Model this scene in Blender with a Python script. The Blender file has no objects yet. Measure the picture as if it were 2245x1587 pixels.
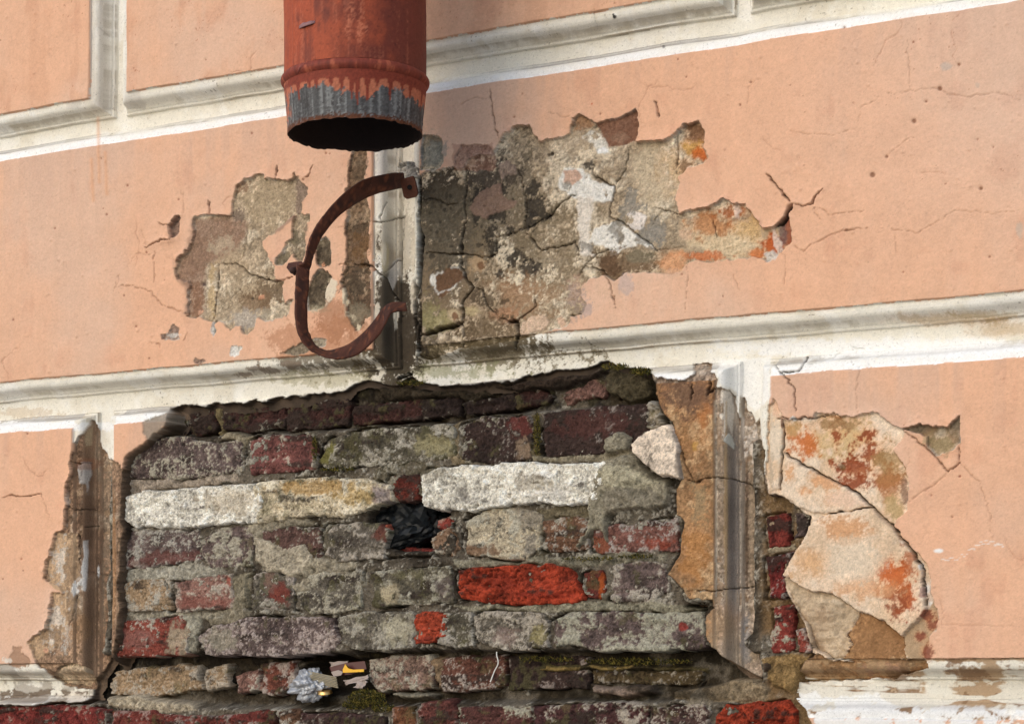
import bpy, math, random
import numpy as np
from mathutils import Vector

# ------------------------------------------------------------------ camera, sky, sun, exposure
sc = bpy.context.scene
COL = sc.collection
F, TH, D, HZ, ZC = 4800.0, math.radians(30), 3.86, 1490.0, 1.6   # focal (photo px), yaw, distance, horizon row, eye height
ST, CT = math.sin(TH), math.cos(TH)
CX, CY = D * ST, -D * CT
cam = bpy.data.cameras.new('camera')
cam.sensor_width = 36.0
cam.lens = 36.0 * F / 2245.0
cam.shift_y = (HZ - 793.5) / 2245.0
cam.clip_end = 500
camo = bpy.data.objects.new('camera', cam)
camo.location = (CX, CY, ZC)
camo.rotation_euler = (math.radians(90), 0, TH)
COL.objects.link(camo)
sc.camera = camo

SUN = Vector((-0.30, -0.95, 0.55)).normalized()      # towards the sun
w = bpy.data.worlds.new('World'); sc.world = w; w.use_nodes = True
nt = w.node_tree
sky = nt.nodes.new('ShaderNodeTexSky'); sky.sky_type = 'NISHITA'; sky.sun_disc = False
sky.sun_elevation = math.asin(SUN.z); sky.sun_rotation = math.atan2(SUN.x, SUN.y)
sky.air_density = 1.2; sky.dust_density = 1.8; sky.ozone_density = 1.7
bg = nt.nodes['Background']; bg.inputs['Strength'].default_value = 0.15
nt.links.new(sky.outputs[0], bg.inputs['Color'])
sl = bpy.data.lights.new('sun', 'SUN'); sl.energy = 0.6; sl.angle = math.radians(80); sl.color = (1.0, 0.99, 0.975)
so = bpy.data.objects.new('sun', sl); COL.objects.link(so)
so.rotation_euler = (-SUN).to_track_quat('-Z', 'Y').to_euler(); so.location = (0, 0, 8)
sc.view_settings.view_transform = 'Standard'; sc.view_settings.look = 'None'
sc.view_settings.exposure = 0.40; sc.view_settings.gamma = 1.0
sc.view_settings.use_curve_mapping = False

# ------------------------------------------------------------------ helpers
rng = np.random.default_rng(7); random.seed(7)

def P(px, py, h=0.0):
    """photo pixel -> (s, z) on the plane h metres in front of the stucco face"""
    u = (px - 1122.5) / F; v = (HZ - py) / F
    t = (-h + D * CT) / (CT + u * ST)
    return D * ST + t * (-ST + u * CT), ZC + t * v

def P3(px, py, h=0.0):
    s, z = P(px, py, h); return Vector((s, -h, z))

def proj(S, h, Z):
    rx = S - CX; ry = -h - CY
    t = rx * -ST + ry * CT
    a, b = np.broadcast_arrays(1122.5 + F * (rx * CT + ry * ST) / t, HZ - F * (Z - ZC) / t)
    return a.astype(np.float32), b.astype(np.float32)

def lin(c):
    c = np.asarray(c, float) / 255.0
    return np.where(c <= 0.04045, c / 12.92, ((c + 0.055) / 1.055) ** 2.4)
def A(*c):                                   # colour as it looks -> albedo
    return (lin(c) * 0.86).astype(np.float32)

def sstep(a, b, x):
    t = np.clip((x - a) / (b - a), 0, 1); return t * t * (3 - 2 * t)

def vnoise(xs, ys, f, seed, fy=None):
    fy = fy or f
    r = np.random.default_rng(seed)
    x = xs * f + 173.3; y = ys * fy + 91.7
    x = x - math.floor(x.min()) ; y = y - math.floor(y.min())
    ix = np.floor(x).astype(int); iy = np.floor(y).astype(int)
    fx = (x - ix); fyy = (y - iy)
    fx = fx * fx * fx * (fx * (fx * 6 - 15) + 10); fyy = fyy * fyy * fyy * (fyy * (fyy * 6 - 15) + 10)
    R = r.random((iy.max() + 2, ix.max() + 2)).astype(np.float32) * 2 - 1
    a = R[iy][:, ix]; b = R[iy][:, ix + 1]; c = R[iy + 1][:, ix]; d = R[iy + 1][:, ix + 1]
    fx = fx[None, :].astype(np.float32); fyy = fyy[:, None].astype(np.float32)
    return (a * (1 - fx) + b * fx) * (1 - fyy) + (c * (1 - fx) + d * fx) * fyy

def fbm(xs, ys, f, seed, oct=4, gain=0.5, fy=None):
    o = 0; a = 1.0; n = 0; fy = fy or f
    for k in range(oct):
        o = o + a * vnoise(xs, ys, f * 2.03 ** k, seed * 31 + k, fy * 2.03 ** k); n += a * a; a *= gain
    return (o / math.sqrt(n) * 1.5).astype(np.float32)

def sdf(X, Y, poly, pad):
    """signed distance (negative inside) to a polygon, only where it matters; X, Y flat"""
    p = np.asarray(poly, np.float32)
    x0, y0 = p.min(0) - pad; x1, y1 = p.max(0) + pad
    idx = np.nonzero((X > x0) & (X < x1) & (Y > y0) & (Y < y1))[0]
    x = X[idx]; y = Y[idx]
    d2 = np.full(x.shape, 1e12, np.float32); ins = np.zeros(x.shape, bool)
    n = len(p)
    for i in range(n):
        ax, ay = p[i]; bx, by = p[(i + 1) % n]
        ex = bx - ax; ey = by - ay; L = ex * ex + ey * ey + 1e-9
        t = np.clip(((x - ax) * ex + (y - ay) * ey) / L, 0, 1)
        d2 = np.minimum(d2, (x - ax - t * ex) ** 2 + (y - ay - t * ey) ** 2)
        if ay != by:
            c = (ay > y) != (by > y)
            ins ^= c & (x < (bx - ax) * (y - ay) / (by - ay) + ax)
    d = np.sqrt(d2)
    return idx, np.where(ins, -d, d)

def ldist(X, Y, line, pad):
    p = np.asarray(line, np.float32)
    x0, y0 = p[:, :2].min(0) - pad; x1, y1 = p[:, :2].max(0) + pad
    idx = np.nonzero((X > x0) & (X < x1) & (Y > y0) & (Y < y1))[0]
    x = X[idx]; y = Y[idx]; d2 = np.full(x.shape, 1e12, np.float32); tt = np.zeros(x.shape, np.float32)
    n = len(p) - 1
    for i in range(n):
        ax, ay = p[i][:2]; bx, by = p[i + 1][:2]
        ex = bx - ax; ey = by - ay; L = ex * ex + ey * ey + 1e-9
        t = np.clip(((x - ax) * ex + (y - ay) * ey) / L, 0, 1)
        q = (x - ax - t * ex) ** 2 + (y - ay - t * ey) ** 2
        m = q < d2; d2 = np.where(m, q, d2); tt = np.where(m, (i + t) / n, tt)
    return idx, np.sqrt(d2), tt

def raw_mesh(name, V, Q, C, mat, parent=None, nv=4):
    me = bpy.data.meshes.new(name)
    me.vertices.add(len(V)); me.vertices.foreach_set('co', np.asarray(V, np.float32).ravel())
    m = len(Q); me.loops.add(m * nv); me.polygons.add(m)
    me.loops.foreach_set('vertex_index', np.asarray(Q, np.int32).ravel())
    me.polygons.foreach_set('loop_start', np.arange(m, dtype=np.int32) * nv)
    me.update(calc_edges=True); me.validate()
    if C is not None:
        ca = me.color_attributes.new('Col', 'FLOAT_COLOR', 'POINT')
        C4 = np.ones((len(V), 4), np.float32); C4[:, :3] = np.clip(C, 0.004, 0.9)
        ca.data.foreach_set('color', C4.ravel())
    me.shade_smooth()
    me.materials.append(mat)
    o = bpy.data.objects.new(name, me); COL.objects.link(o); o.parent = parent
    return o

def grid_mesh(name, s, z, H, C, fmask, mat, parent):
    """H metres outward, C (rows, cols, 3), fmask (rows-1, cols-1)"""
    r, c = np.nonzero(fmask)
    if len(r) == 0: return None
    nc = len(s)
    v0 = r * nc + c
    Q = np.stack([v0, v0 + 1, v0 + nc + 1, v0 + nc], 1)
    used, inv = np.unique(Q.ravel(), return_inverse=True)
    rr = used // nc; cc = used % nc
    V = np.stack([s[cc], -H.ravel()[used], z[rr]], 1)
    return raw_mesh(name, V, inv.reshape(-1, 4), C.reshape(-1, 3)[used], mat, parent)

def tag(o, label=None, cat=None, group=None, kind=None):
    for k, v in (('label', label), ('category', cat), ('group', group), ('kind', kind)):
        if v: o[k] = v
    return o

def empty(name, loc):
    o = bpy.data.objects.new(name, None); COL.objects.link(o); o.location = loc; o.empty_display_size = 0.1
    return o

# ------------------------------------------------------------------ materials
def mat_attr(name, rough=0.9, grain=0.25, gscale=420, bump=0.0012, bscale=520, spec=0.3, speck=0.0, sp_scale=160, metallic=0.0):
    m = bpy.data.materials.new(name); m.use_nodes = True
    n = m.node_tree.nodes; l = m.node_tree.links
    b = n['Principled BSDF']; b.inputs['Roughness'].default_value = rough
    b.inputs['Specular IOR Level'].default_value = spec; b.inputs['Metallic'].default_value = metallic
    at = n.new('ShaderNodeAttribute'); at.attribute_name = 'Col'
    tc = n.new('ShaderNodeTexCoord')
    nz = n.new('ShaderNodeTexNoise'); nz.inputs['Scale'].default_value = gscale; nz.inputs['Detail'].default_value = 5; nz.inputs['Roughness'].default_value = 0.7
    l.new(tc.outputs['Object'], nz.inputs['Vector'])
    mr = n.new('ShaderNodeMapRange'); mr.inputs[1].default_value = 0.3; mr.inputs[2].default_value = 0.7
    mr.inputs[3].default_value = 1 - grain; mr.inputs[4].default_value = 1 + grain
    l.new(nz.outputs['Fac'], mr.inputs[0])
    mx = n.new('ShaderNodeVectorMath'); mx.operation = 'SCALE'
    l.new(at.outputs['Color'], mx.inputs[0]); l.new(mr.outputs[0], mx.inputs['Scale'])
    out = mx.outputs[0]
    if speck > 0:                                         # pits and grains that are darker than the ground
        v = n.new('ShaderNodeTexNoise'); v.inputs['Scale'].default_value = sp_scale; v.inputs['Detail'].default_value = 3
        l.new(tc.outputs['Object'], v.inputs['Vector'])
        r2 = n.new('ShaderNodeMapRange'); r2.inputs[1].default_value = 0.60; r2.inputs[2].default_value = 0.70
        r2.inputs[3].default_value = 1; r2.inputs[4].default_value = 1 - speck
        l.new(v.outputs['Fac'], r2.inputs[0])
        m2 = n.new('ShaderNodeVectorMath'); m2.operation = 'SCALE'
        l.new(out, m2.inputs[0]); l.new(r2.outputs[0], m2.inputs['Scale']); out = m2.outputs[0]
    l.new(out, b.inputs['Base Color'])
    if bump > 0:
        nb = n.new('ShaderNodeTexNoise'); nb.inputs['Scale'].default_value = bscale; nb.inputs['Detail'].default_value = 6; nb.inputs['Roughness'].default_value = 0.65
        l.new(tc.outputs['Object'], nb.inputs['Vector'])
        bp = n.new('ShaderNodeBump'); bp.inputs['Strength'].default_value = 1.0; bp.inputs['Distance'].default_value = bump
        l.new(nb.outputs['Fac'], bp.inputs['Height']); l.new(bp.outputs['Normal'], b.inputs['Normal'])
    return m

M_PAINT = mat_attr('painted_stucco', 0.75, 0.05, 500, 0.0009, 240, 0.3, 0.10, 210)
M_TRIM = mat_attr('painted_moulding', 0.8, 0.10, 600, 0.0007, 500, 0.25, 0.22, 260)
M_BARE = mat_attr('bare_plaster', 0.95, 0.18, 330, 0.0026, 300, 0.2, 0.26, 230)
M_SLAB = mat_attr('sound_plaster', 0.95, 0.16, 420, 0.0011, 360, 0.2, 0.22, 260)
M_BRICK = mat_attr('weathered_brick', 0.93, 0.42, 300, 0.0036, 280, 0.2, 0.5, 200)
M_MORTAR = mat_attr('crumbling_mortar', 0.96, 0.45, 300, 0.0042, 280, 0.15, 0.55, 190)
M_PIPE = mat_attr('rusty_painted_sheet_metal', 0.66, 0.14, 260, 0.0004, 300, 0.22, 0.25, 120)
M_IRON = mat_attr('rusted_iron', 0.75, 0.2, 240, 0.0007, 330, 0.35, 0.25, 140)
def mat_plain(name, col, rough, spec=0.5, metallic=0.0, bump=0.0, bscale=200, grain=0.1):
    m = mat_attr(name, rough, grain, 300, bump, bscale, spec, 0, 100, metallic)
    n = m.node_tree.nodes; at = [x for x in n if x.type == 'ATTRIBUTE'][0]
    rgb = n.new('ShaderNodeRGB'); rgb.outputs[0].default_value = (*col, 1)
    for lk in list(m.node_tree.links):
        if lk.from_node == at: m.node_tree.links.new(rgb.outputs[0], lk.to_socket)
    return m

# ------------------------------------------------------------------ the wall as a relief
wall = empty('peeling_facade', (0, 0, 0))
tag(wall, 'peach stucco wall of moulded blocks, peeling and fallen away to bare brick', 'wall')

st = 0.0016
sl_ = [np.arange(-3.0, -1.55, 0.04), np.arange(-1.55, -1.262, 0.008)]; sc_ = -1.262
for s0_, s1_ in ((-1.012, -0.982), (-0.968, -0.938), (-0.294, -0.264), (0.389, 0.419)):    # finer across the upright mouldings
    sl_ += [np.arange(sc_, s0_ - 0.0005, 0.00178), np.arange(s0_, s1_ - 0.0003, 0.0008)]; sc_ = s1_
sl_ += [np.arange(sc_, 0.966, 0.00178), np.arange(0.967, 1.2, 0.008), np.arange(1.2, 2.6, 0.04)]
S = np.concatenate(sl_).astype(np.float32)
zl = [np.arange(0.0, 1.36, 0.04), np.arange(1.36, 1.5, 0.006)]; zc_ = 1.5
for z0_, z1_ in ((1.563, 1.638), (2.128, 2.209), (2.684, 2.757)):          # finer across the horizontal mouldings
    zl += [np.arange(zc_, z0_ - 0.0005, 0.0017), np.arange(z0_, z1_ - 0.0003, 0.0008)]; zc_ = z1_
zl += [np.arange(zc_, 2.995, 0.0017), np.arange(2.996, 3.2, 0.008), np.arange(3.2, 4.6, 0.04)]
Z = np.concatenate(zl).astype(np.float32)
NR, NCO = len(Z), len(S)
PW = 0.034
BL = {  # inner (face) rectangles of the moulded blocks: s0, s1, z0, z1
 0: (-2.4, -0.9695, 2.753, 3.22), 1: (-0.8745, 0.377, 2.753, 3.22), 2: (0.471, 1.9, 2.753, 3.22),
 3: (-1.72, -0.295, 2.2055, 2.657), 4: (-0.1925, 1.22, 2.2055, 2.657),
 5: (-2.4, -1.013, 1.634, 2.102), 6: (-0.907, 0.388, 1.634, 2.102), 7: (0.491, 1.9, 1.634, 2.102),
 8: (-1.72, -0.295, 1.08, 1.536), 9: (-0.1925, 1.22, 1.08, 1.536)}
PRX = np.array([-5, 0, .8, 4.5, 5.5, 6.2, 8, 10, 12, 13.5, 15, 16.5, 18.5, 22, 27, 32, 33.2, 34.0, 34.7, 60]) / 1000
PRY = np.array([-48, -48, -40.5, -39.5, -39, -35.5, -34.5, -32, -27.5, -22, -16.5, -12.5, -9.8, -7.6, -6.4, -6.6, -6.8, -4.0, 0, 0]) / 1000
n_w1 = fbm(S, Z, 9, 1, 3); n_w2 = fbm(S, Z, 9, 2, 3)
SS = S[None, :] + 0.0010 * n_w1; ZZ = Z[:, None] + 0.0012 * n_w2
HM = np.full((NR, NCO), -0.048, np.float32); BID = np.full((NR, NCO), -1, np.int8); DIN = np.full((NR, NCO), -0.02, np.float32)
for k, (a, b, c, d) in BL.items():
    di = np.minimum(np.minimum(SS - (a - PW), (b + PW) - SS), np.minimum(ZZ - (c - PW), (d + PW) - ZZ))
    m = di > 0
    HM[m] = np.interp(di[m], PRX, PRY); BID[m] = k; DIN[m] = di[m]
PX, PY = proj(S[None, :], HM, Z[:, None])
PX = PX.astype(np.float32); PY = PY.astype(np.float32)
steep = np.abs(np.gradient(HM, S, axis=1)) > 0.7        # upright flanks: grain comes from the material there
sk = np.where(steep, 0.25, 1.0).astype(np.float32)
n_a = fbm(S, Z, 110, 11, 3) * sk; n_b = fbm(S, Z, 110, 12, 3) * sk
WX = (PX + 2.0 * n_a).ravel(); WY = (PY + 2.0 * n_b).ravel()
PXf = PX.ravel(); PYf = PY.ravel()
nL = fbm(S, Z, 3.2, 21, 4).ravel(); nM = fbm(S, Z, 14, 22, 4).ravel(); nM2 = fbm(S, Z, 18, 23, 4).ravel()
nH = fbm(S, Z, 60, 24, 4, 0.6).ravel(); nH2 = fbm(S, Z, 75, 25, 4, 0.6).ravel(); nX = fbm(S, Z, 220, 26, 2, 0.7).ravel()
skf = sk.ravel(); nH *= skf; nH2 *= skf; nX *= np.where(skf < 1, 0, 1); nM *= np.where(skf < 1, 0.6, 1); nM2 *= np.where(skf < 1, 0.6, 1)
nV = fbm(S, Z, 45, 27, 3, 0.5, 3.0).ravel()        # vertical streaks
nHz = fbm(S, Z, 4.0, 28, 4, 0.5, 60).ravel()       # horizontal streaks
WN = np.random.default_rng(5).standard_normal(NR * NCO).astype(np.float32) * np.where(skf < 1, 0, 1)
HD = np.zeros(NR * NCO, np.float32)                # relief on top of the mouldings, mm
C = np.zeros((NR * NCO, 3), np.float32)
LAB = np.zeros(NR * NCO, np.int16)                 # which piece a point belongs to
bid = BID.ravel(); din = DIN.ravel() * 1000
def mixc(idx, col, a):
    a = np.asarray(a)[:, None] if np.ndim(a) else a
    C[idx] = C[idx] * (1 - a) + col * a
def full(col): return np.broadcast_to(np.asarray(col, np.float32), (len(HD), 3))

# paint: orange faces
face = (din > 33.6 + 0.9 * nH)
C[:] = A(243, 238, 225)
o1 = A(230, 180, 147); o2 = A(225, 183, 155); o3 = A(214, 163, 130)
t = sstep(-0.9, 1.1, nL + 0.25 * nV)[:, None]
oc = full(o1) * (1 - t) + full(o2) * t
upper = np.isin(bid, (0, 1, 2))
oc = np.where((sstep(0.2, 1.4, nM + nV * 0.8) * np.where(upper, 0.5, 0.22))[:, None] * np.ones(3) > 0, oc * (1 - (sstep(0.2, 1.4, nM + nV * 0.8) * np.where(upper, 0.5, 0.22))[:, None]) + o3 * (sstep(0.2, 1.4, nM + nV * 0.8) * np.where(upper, 0.5, 0.22))[:, None], oc)
rt = (sstep(1500, 2300, PXf) * sstep(700, 200, PYf) * 0.55)[:, None]
oc = oc * (1 - rt) + A(225, 190, 168) * rt
oc = oc * (1 + 0.025 * nM + 0.03 * nV * sstep(-0.5, 1, nL) + 0.015 * nH)[:, None]
oc = oc * (1 - 0.10 * sstep(0.5, 1.6, nM2 + 0.6 * nV)[:, None] * np.array([0.5, 0.9, 1.0]))
fade = sstep(0.0, 1.3, nL - 0.4 * nM)[:, None]; oc = oc * (1 - 0.22 * fade) + A(224, 192, 170) * 0.22 * fade
for k, (a, b, c, d) in BL.items():                                    # rain wash under the upper edge of each block
    m = np.nonzero(face & (bid == k))[0]; dz = (d - np.repeat(Z, NCO)[m]) * 1000
    t = (0.5 * sstep(190, 10, dz + 60 * nV[m]) * sstep(-0.5, 0.9, nV[m] + 0.5 * nL[m]))[:, None]
    oc[m] = oc[m] * (1 - t) + A(208, 172, 150) * t
C[face] = oc[face]
# cream trim, dirt and limewash
tr = ~face
mixc(tr, A(212, 200, 176), 0.34 * sstep(0.1, 1.3, nM[tr] + 0.4 * nH[tr] + 0.3 * nX[tr]))
mixc(tr, A(250, 248, 242), 0.6 * sstep(0.0, 1.2, nM2[tr] - 0.3 * nH[tr]))
# brown drip dirt collected in the hollow of the lower mouldings and on the fillet
zz = np.repeat(Z, NCO); ss = np.tile(S, NR)
hollow = tr & (din > 6) & (din < 14)
mixc(hollow, A(150, 132, 102), 0.42 * sstep(-0.7, 0.9, nHz[hollow] + 0.5 * nH[hollow]))
fil = tr & (din > -0.5) & (din < 2.2)
mixc(fil, A(130, 108, 76), 0.65 * sstep(-0.6, 0.8, nHz[fil]))
topz = np.zeros_like(zz, bool)
for k, (a, b, c, d) in BL.items():
    m = (bid == k) & tr & (zz > d - 0.004) & (ss > a) & (ss < b)
    mixc(m, A(253, 253, 252), 0.9 * sstep(12, 30, din[m] + 5 * nM[m]))  # upward-facing top strip painted near-white, sky light put into the colour
    m2 = m & (din < 15)
    mixc(m2, A(160, 156, 156), 0.55 * sstep(-0.6, 0.7, nHz[m2] + 0.3))
vt = tr & upper & (PXf < 320) & (PYf < 240)
mixc(vt, A(198, 190, 180), 0.55 * sstep(-0.8, 0.8, nV[vt]))
# fly specks on the trim and small dark pits in the paint
mixc(tr, A(110, 95, 75), 0.6 * sstep(1.8, 2.0, nX[tr] + 0.5 * nM[tr]))
fz = face & upper
mixc(fz, A(165, 105, 70), 0.7 * sstep(1.6, 1.85, nX[fz] + 0.35 * nM2[fz]))
fz = face & (bid == 4) & (PXf > 1750) & (PYf < 420)
mixc(fz, A(160, 110, 80), 0.7 * sstep(1.75, 1.95, nX[fz] + 0.3 * nM2[fz]))
# waviness
HD += 0.9 * nL + 0.7 * nM + 0.22 * nH + 0.10 * nX
HD[tr] += 0.15 * nH[tr] + 0.15 * nHz[tr] - 0.3 * nM[tr]

def bump(px, py, r, hgt, col=None, al=0.0):
    idx, d, _ = ldist(PXf, PYf, [(px, py), (px + 0.1, py)], r * 2.2)
    g = np.exp(-(d / r) ** 2); HD[idx] += hgt * g
    if col is not None: mixc(idx, col, al * sstep(0.3, 0.7, g))

# ---- bare plaster colours
def bare(idx, kind):
    a, b, c = KIND[kind]
    m = sstep(-0.8, 0.9, nM[idx] + 0.35 * nH[idx])[:, None]
    o = a * (1 - m) + b * m
    m = sstep(0.15, 1.2, nM2[idx] + 0.5 * nH2[idx])[:, None] * (0.5 if kind in ('slab', 'fract') else 1.0)
    o = o * (1 - m) + c * m
    gk = 0.35 if kind in ('slab', 'fract', 'white') else 1.0
    return o * np.clip(1 + gk * (0.18 * nX[idx] + 0.12 * nH[idx] + 0.07 * WN[idx]), 0.35, 1.5)[:, None]
KIND = {
 'beige': (A(184, 165, 140), A(160, 142, 118), A(208, 192, 168)),
 'grey': (A(150, 136, 116), A(118, 104, 86), A(168, 156, 136)),
 'dark': (A(108, 95, 78), A(78, 67, 54), A(134, 121, 100)),
 'brown': (A(150, 112, 88), A(126, 90, 70), A(168, 134, 108)),
 'purple': (A(158, 132, 116), A(136, 108, 94), A(176, 154, 138)),
 'umber': (A(128, 104, 82), A(102, 82, 65), A(158, 136, 112)),
 'joint': (A(160, 131, 106), A(128, 102, 82), A(184, 163, 140)),
 'ochre': (A(162, 126, 90), A(136, 104, 74), A(182, 152, 116)),
 'pil': (A(176, 160, 144), A(146, 129, 114), A(198, 185, 168)),
 'slab': (A(230, 206, 180), A(216, 188, 158), A(238, 222, 202)),
 'fract': (A(200, 178, 150), A(178, 152, 124), A(214, 198, 174)),
 'white': (A(234, 230, 222), A(222, 214, 202), A(240, 238, 234)),
 'rawedge': (A(108, 89, 72), A(76, 62, 49), A(138, 120, 100)),
}
LABNAME = {}
_lab = [100]
def loss(poly, kind='beige', depth=2.6, lift=1.6, pad=26, name='bare_patch', blk=None, rim=0.55, soft=1.3, lab=True):
    idx, d = sdf(WX, WY, poly, pad)
    ins = sstep(soft, -soft, d)
    HD[idx] -= depth * 2.0 * np.clip(-d / 1.2, 0, 1)
    out = (d > 0)
    HD[idx] += np.where(out, lift * np.exp(-np.maximum(d, 0) / 7) * (0.35 + 0.65 * sstep(-0.6, 0.8, nM[idx])), 0)
    mixc(idx, bare(idx, kind), ins)
    if rim > 0:   # broken edge of the paint skin: white primer
        rm = np.exp(-((d + 1.2) / 1.5) ** 2) * sstep(0.1, 0.9, nM2[idx] + 0.4 * nH[idx]) * rim
        mixc(idx, A(228, 220, 208), rm)
    if lab:
        _lab[0] += 1; L = _lab[0]
        LABNAME[L] = (name, blk)
        LAB[idx[d < 0]] = L
    return idx, d

def stain(px, py, rx, ry, col, al=0.8, rag=0.5, rot=0.0, nz=None, only=None):
    r = max(rx, ry) * 2.0
    idx = np.nonzero((PXf > px - r) & (PXf < px + r) & (PYf > py - r) & (PYf < py + r))[0]
    x = PXf[idx] - px; y = PYf[idx] - py; c_, s_ = math.cos(rot), math.sin(rot)
    d = np.sqrt(((x * c_ + y * s_) / rx) ** 2 + ((-x * s_ + y * c_) / ry) ** 2)
    n = (nH if nz is None else nz)[idx]
    a = al * sstep(1.10, 0.72, d + rag * (0.42 * n + 0.3 * nM2[idx] + 0.3 * nX[idx] + 0.12 * WN[idx]))
    if px > 1450: a = al * sstep(1.2, 0.55, d + rag * (0.4 * n + 0.25 * nM2[idx] + 0.22 * nX[idx] + 0.1 * WN[idx]))
    if only is not None: a = a * only[idx]
    if px > 1450 and col[0] > 2.2 * col[2] and min(rx, ry) > 12:        # rust bleeds into the plaster around it
        h_ = 0.45 * al * sstep(1.7, 0.4, d + 0.25 * n + 0.2 * nM2[idx])
        if only is not None: h_ = h_ * only[idx]
        mixc(idx, A(218, 156, 104), h_)
    mixc(idx, col, a)

def patchcol(poly, col, al=0.9, soft=2.0, mott=0.0, thr=0.0, dh=0.0):
    idx, d = sdf(WX, WY, poly, 8)
    a = al * sstep(soft, -soft, d)
    if mott: a = a * sstep(thr - 0.25, thr + 0.25, nH[idx] + 0.5 * nM2[idx] + (1 - mott) * 1.5)
    mixc(idx, col, a)
    if dh: HD[idx] += dh * a
    return idx, d

def crack(line, wd=1.4, depth=9, al=0.85, col=None, lift=0.0, taper=True):
    idx, d, t = ldist(WX, WY, line, wd * 4 + 14)
    tp = (np.minimum(1, np.minimum(t, 1 - t) * 6) * 0.75 + 0.25) if taper else 1.0
    w_ = wd * tp * (0.75 + 0.5 * sstep(-1, 1, nM2[idx]))
    g = np.exp(-(d / w_) ** 2)
    HD[idx] -= depth * g
    mixc(idx, A(40, 31, 25) if col is None else col, al * np.clip(g * 1.1, 0, 1))
    if lift: HD[idx] += lift * np.exp(-d / 9) * (1 - g)

# ---- big losses of the two middle blocks
P1 = [(919,386),(936,375),(957,373),(989,366),(1017,371),(1025,350),(1051,337),(1078,341),(1089,322),(1097,303),(1112,292),(1131,279),(1161,273),(1167,282),(1172,296),(1187,313),(1202,307),(1233,301),(1250,288),(1257,258),(1274,252),(1293,260),(1305,269),(1331,262),(1346,263),(1369,250),(1395,239),(1401,277),(1395,311),(1433,311),(1460,307),(1479,292),(1502,275),(1532,267),(1543,288),(1544,318),(1551,350),(1528,362),(1502,371),(1485,386),(1489,405),(1481,432),(1489,468),(1521,460),(1551,456),(1589,437),(1612,447),(1634,447),(1650,470),(1672,500),(1702,498),(1714,481),(1731,462),(1733,492),(1734,534),(1721,543),(1702,562),(1680,572),(1650,564),(1612,570),(1578,573),(1544,575),(1525,570),(1510,577),(1495,594),(1468,600),(1441,598),(1373,598),(1346,617),(1327,602),(1293,613),(1278,628),(1274,651),(1289,666),(1274,693),(1252,693),(1246,715),(1200,728),(1165,735),(1130,748),(1010,765),(940,790),(918,780),(916,600)]
loss(P1, 'beige', 3.2, 1.8, blk=4, name='bare_plaster_field')
m_p1 = np.zeros(len(HD), np.float32); i_, d_ = sdf(WX, WY, P1, 4); m_p1[i_] = sstep(1, -1, d_)
# tone of the big field: dark and sooty by the joint, greyer in the middle, pale to the right
stain(965, 520, 125, 230, A(94, 84, 70), 0.85, 0.7, only=m_p1)
stain(1075, 470, 130, 150, A(120, 107, 89), 0.75, 0.8, only=m_p1)
stain(1190, 560, 150, 130, A(142, 125, 100), 0.7, 0.9, only=m_p1)
stain(1090, 660, 170, 90, A(158, 134, 106), 0.55, 0.9, only=m_p1)
stain(960, 400, 60, 45, A(76, 66, 55), 0.8, 0.8, only=m_p1)
stain(1060, 375, 60, 35, A(84, 74, 66), 0.8, 0.8, only=m_p1)
stain(960, 470, 55, 70, A(112, 102, 86), 0.6, 1.0, only=m_p1)
for a in [(1165,415,17,16),(1172,455,26,24),(1160,485,14,22),(1085,545,20,22),(1112,565,36,22),(1152,590,24,22),(1175,585,14,12),(1092,600,12,14),(1115,500,10,10),(1060,575,8,8),(1095,415,14,12),(1050,430,14,16),(1088,470,22,16),(1075,505,14,24),(1040,470,9,22),(1290,360,16,10)]:
    stain(*a, A(62, 56, 50), 0.82, 0.8, only=m_p1)
for k in range(46):                                 # lichen dots
    stain(random.uniform(930, 1240), random.uniform(400, 640), random.uniform(2.5, 6), random.uniform(2.5, 6), A(66, 60, 53), 0.7, 0.6, only=m_p1)
patchcol([(1025,455),(1040,425),(1075,405),(1095,400),(1100,430),(1130,440),(1125,450),(1085,465),(1060,478),(1035,470)], A(150, 122, 106), 0.9, 1.5, dh=1.2)
patchcol([(1090,360),(1110,352),(1130,362),(1128,378),(1105,382),(1095,400)], A(160, 138, 124), 0.8, 1.5, dh=1.0)
patchcol([(1257,258),(1274,252),(1293,260),(1303,272),(1280,280),(1255,288)], A(164, 124, 92), 0.85, 3)
patchcol([(1305,269),(1331,262),(1346,263),(1369,250),(1395,239),(1401,277),(1393,308),(1360,318),(1330,320),(1318,300)], A(132, 92, 72), 0.95, 2, dh=-1.5)
stain(1345, 300, 25, 14, A(160, 128, 106), 0.6, 1.0)
patchcol([(1225,390),(1235,365),(1275,370),(1300,395),(1345,408),(1335,440),(1280,448),(1250,430),(1222,412)], A(242, 238, 230), 0.95, 2, 0.9, -0.7, dh=0.8)
patchcol([(1232,372),(1262,370),(1275,385),(1255,405),(1235,398)], A(206, 160, 132), 0.8, 2, 0.8, 0.0)
patchcol([(1260,430),(1300,430),(1290,520),(1300,560),(1272,560),(1265,500)], A(234, 224, 212), 0.9, 3, 0.9, -0.5, dh=0.6)
patchcol([(1300,500),(1350,485),(1370,500),(1420,530),(1435,545),(1400,535),(1360,545),(1340,565),(1330,545),(1290,530)], A(240, 235, 226), 0.95, 2, 0.9, -0.7, dh=0.8)
patchcol([(1362,470),(1390,460),(1415,475),(1410,500),(1385,505),(1366,490)], A(238, 228, 220), 0.9, 2, 0.8, -0.4, dh=0.6)
patchcol([(1290,285),(1310,290),(1330,320),(1335,335),(1310,335),(1300,315),(1270,300)], A(234, 228, 216), 0.9, 3, 0.8, -0.4)
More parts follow.
